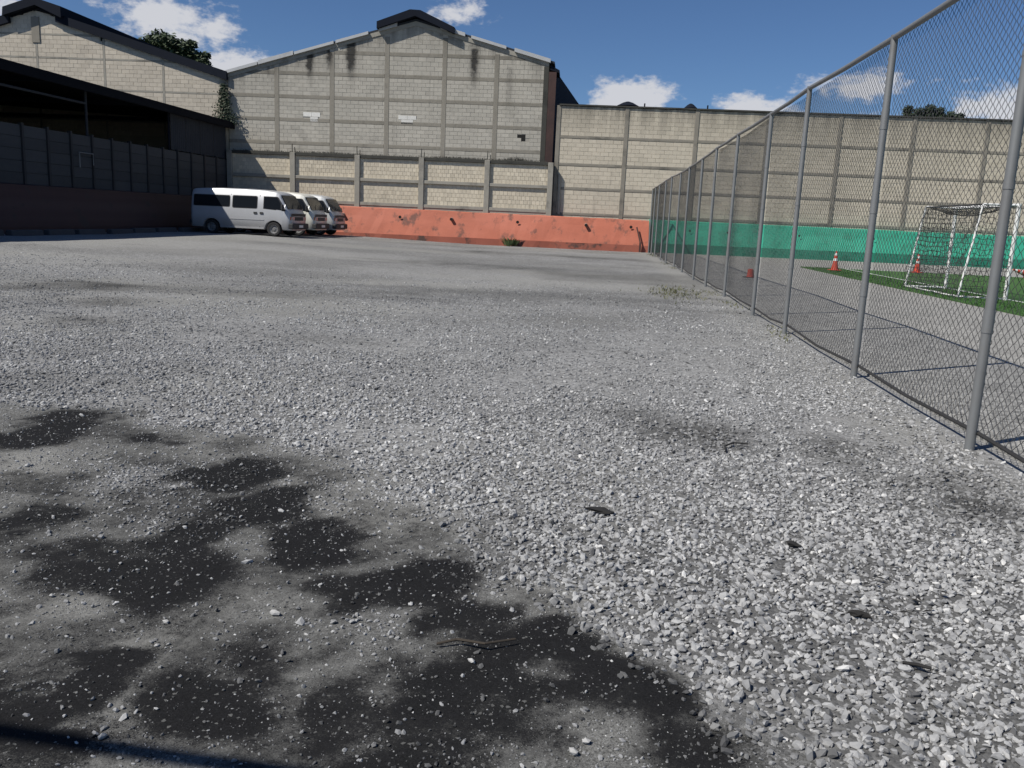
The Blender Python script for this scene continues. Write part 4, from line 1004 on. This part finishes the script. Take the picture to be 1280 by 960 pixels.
for k, (x, top, r) in enumerate([(23.0, 11.35, .70), (23.8, 11.15, .85), (24.6, 11.4, .85), (25.4, 11.3, .9), (26.2, 11.0, .8), (26.9, 10.9, .8), (27.5, 10.4, .6)]):
    cr = [(0, 0, top - .55, r * .55), (.1, .1, top - 1.1, r * .8), (-.15, 0, top - 1.7, r), (.15, -.1, top - 2.5, r * 1.15), (0, 0, top - 3.4, r * 1.2)]
    tree('conifer_tree', 'small dark conifer in the clump above the right block wall', (x, 70 + rs.uniform(-.6, .6), 0), top - .3, cr, 4200, .15, M['leaf_pine'], .14, 20 + k)['group'] = 'conifers above the right wall'
# low factory roof behind the right wall, with two ventilators on its ridge
fr = empty('low_factory', (8, 58, 0), 0, 'low sheet-roofed factory whose ventilators peep over the right wall', 'factory')
MB().box(-7, 12, -2, 10, 0, 7.5).build('wall', M['grey_sheet'], fr)
MB().prism([(-2.3, 7.51), (10.3, 7.51), (4., 8.15)], 0, -7.2, 12.2).build('roof', M['dark_steel'], fr)
for (x, r) in ((-6.48, .72), (-2.2, .42)):
    vt = MB().lathe([(r * .55, 8.0), (r * .55, 9.2), (r * 1.05, 9.2), (r * 1.1, 9.27), (r * .5, 9.5), (r * .15, 9.58), (0, 9.58)], (x, 3.6, 0), 20).build('roof_ventilator', M['dark_steel'], fr, True)
    MB().tube([(x + 1.15, 3.6, 8.0), (x + 1.15, 3.6, 9.5)], .05, 6).build('vent_pipe', M['dark_steel'], fr)

cp = empty('creeper', (-18.75, 42.16, 5.3), 0, 'dark straggly creeper in the valley corner between the two warehouses', 'creeper')
b = MB()
for k in range(7): b.tube([(random.uniform(-.3, .3), 0, 0), (random.uniform(-.25, .25), -.04, .8), (random.uniform(-.15, .15), .03, 1.7)], [.02, .015, .006], 5)
b.build('stems', M['bark'], cp)
b = MB()
for _ in range(1500):
    h = random.random() ** 1.4 * 1.9; p = Vector((random.gauss(0, .30 * (1.1 - h / 2.2)), random.uniform(-.16, .02), h)); a = Vector((random.gauss(0, 1), random.gauss(0, .4), random.gauss(0, 1))).normalized(); q = a.orthogonal().normalized(); r_ = random.uniform(.03, .07)
    b.add([p - a * r_, p + q * r_ * .5, p + a * r_, p - q * r_ * .5], [(0, 1, 2, 3)])
b.build('leaves', M['leaf_pine'], cp)

# ------------------------------------------------------------------ weeds, twigs and bits lying about
def weed(loc, n, h, mat, label, name='weed', cat='weed', wd=.02, spread=.25):
    t = MB()
    for _ in range(n):
        a = random.uniform(0, 6.28); r = random.random() ** .7 * spread * .5; x, y = r * math.cos(a), r * math.sin(a); hh = h * random.uniform(.45, 1.1)
        dx_, dy_ = math.cos(a) * hh * random.uniform(.3, .9), math.sin(a) * hh * random.uniform(.3, .9); px, py = -math.sin(a) * wd, math.cos(a) * wd
        t.add([(x, y, -.01), (x + dx_ * .5 + px, y + dy_ * .5 + py, hh * .7), (x + dx_, y + dy_, hh), (x + dx_ * .5 - px, y + dy_ * .5 - py, hh * .7)], [(0, 1, 2, 3)])
    o = t.build(name, mat); o.location = loc; tag(o, label, cat); return o
weed((-4.25, 41.55, gz(-4.2, 41.5)), 90, .42, M['weed'], 'leafy green weed growing at the foot of the orange footing', wd=.045, spread=.7)
b = MB()
for _ in range(420):
    x = 1.62 + random.gauss(0, .30); y = 17.3 + random.gauss(0, .9); h = random.uniform(.02, .07); a = random.uniform(0, 6.28)
    if x > 2.4: continue
    z = gz(x, y); b.add([(x - .012 * math.cos(a), y - .012 * math.sin(a), z - .005), (x + .012 * math.cos(a), y + .012 * math.sin(a), z - .005), (x + random.gauss(0, .03), y + random.gauss(0, .03), z + h)], [(0, 1, 2)])
for _ in range(900):
    y = random.uniform(9, 40); x = 2.42 + random.gauss(0, .09); h = random.uniform(.015, .06); a = random.uniform(0, 6.28)
    if vnoise(np.array([y * .8]), np.array([2.2]), 4)[0] < .5: continue
    z = max(gz(x, y), -.01); b.add([(x - .01 * math.cos(a), y - .01 * math.sin(a), z), (x + .01 * math.cos(a), y + .01 * math.sin(a), z), (x + random.gauss(0, .03), y + random.gauss(0, .03), z + h)], [(0, 1, 2)])
tag(b.build('dry_grass', M['grass']), 'sparse dry grass sprouting in the gravel near the fence foot', 'grass', None, 'stuff')
def twig(pts, r, label, mat='soot', nm='twig', cat='twig'):
    x0, y0 = pts[0]
    o = MB().tube([(x - x0, y - y0, gz(x, y) - gz(x0, y0) + .014 + z) for (x, y), z in zip(pts, [0, .008, .012, .006, .0][:len(pts)])], [r, r * 1.15, r, r * .8, r * .5][:len(pts)], 6).build(nm, M[mat])
    o.location = (x0, y0, gz(x0, y0)); return tag(o, label, cat)
twig([(.83, 4.95), (.84, 5.06), (.90, 5.13), (.99, 5.14)], .005, 'thin dark bent twig lying on the gravel facing the fence')
def chunk(loc, size, label, seed, nm='charred_chunk', cat='chunk'):
    rs = np.random.default_rng(seed); bm = bmesh.new(); bmesh.ops.create_icosphere(bm, subdivisions=2, radius=.5)
    for v_ in bm.verts:
        p = np.array(v_.co); v_.co = p * (1 + rs.normal(0, .22)) * np.array(size)
    me = bpy.data.meshes.new(nm); bm.to_mesh(me); bm.free(); me.materials.append(M['soot'])
    o = bpy.data.objects.new(nm, me); C.objects.link(o); o.location = (loc[0], loc[1], gz(*loc) + size[2] * .32 + .012); o.rotation_euler = (0, 0, rs.uniform(0, 3)); return tag(o, label, cat)
o = chunk((.09, 3.75), (.12, .055, .022), 'jagged black chunk lying on the bright open gravel', 2); o.rotation_euler = (0, .1, -.1)
chunk((.90, 3.5), (.06, .035, .018), 'small black lump on the gravel', 3)
o = chunk((.98, 2.85), (.075, .022, .022), 'narrow black plastic scrap half sunk in the coarse gravel', 4, 'black_scrap', 'scrap'); o.rotation_euler = (0, 0, -.25)
twig([(1.02, 2.53), (1.06, 2.51), (1.09, 2.49)], .005, 'short black stick on the coarse gravel')
twig([(-.42, 2.40), (-.36, 2.42), (-.27, 2.40), (-.18, 2.46)], .004, 'thin pale root lying on the dark soil', 'bark')
M['loose'] = simple('pale_loose_stone', (.40, .395, .38), .9, 0, .25, 40)
b = MB()
for _ in range(150):
    cx, cy, sp = random.choice([(1.9, 4.3, .16), (1.75, 4.55, .14), (2.05, 4.75, .12), (1.55, 5.2, .12), (.75, 5.35, .10), (1.1, 3.0, .15), (2.1, 5.6, .12)])
    x, y = random.gauss(cx, sp), random.gauss(cy, sp); a = random.uniform(0, 6.28); r_ = random.uniform(.008, .024); z = gz(x, y) + random.uniform(.014, .026)
    ca, sa = math.cos(a) * r_, math.sin(a) * r_
    b.add([(x - ca, y - sa, z), (x + sa * .35, y - ca * .35, z + .006), (x + ca, y + sa, z + .002), (x - sa * .35, y + ca * .35, z + .005)], [(0, 1, 2, 3)])
tag(b.build('leaf_litter', M['soot']), 'dark dry leaf scraps scattered on the gravel near the fence', 'litter', None, 'stuff')
ST = [(-.98, 2.51, .045), (-1.15, 1.8, .03), (-.30, 2.33, .032), (-.72, 2.5, .03), (.02, 1.93, .04), (.05, 1.98, .03), (-1.75, 2.5, .025), (-1.3, 2.4, .03)]
for k, (x, y, s) in enumerate(ST):
    me = stones.objects[k % 9].data.copy(); me.materials.clear(); me.materials.append(M['loose'])
    o = bpy.data.objects.new('loose_stone', me); C.objects.link(o); o.location = (x, y, gz(x, y) + s * .22); o.scale = (s, s, s * 1.1); o.rotation_euler = (0, 0, k * 1.3)
    tag(o, 'pale loose stone lying alone on the dark bare soil', 'stone', 'pale stones on the dark soil')

# unseen pipe frame behind the viewer, added to cast the shadow across the soil
gt = empty('shadow_pipe_frame', (-3.4, .274, 0), 0, 'unseen overhead pipe frame added to cast a shadow on the soil', 'pipe frame')
MB().tube([(-5., .29, 3.0), (5.7, -.33, 3.0)], .028, 10).build('shadow_pipe', M['galv'], gt, True)
for x, y in ((-5., .29), (5.7, -.33)): MB().tube([(x, y, -.1), (x, y, 3.03)], .045, 10).build('shadow_pipe_post', M['galv'], gt, True)
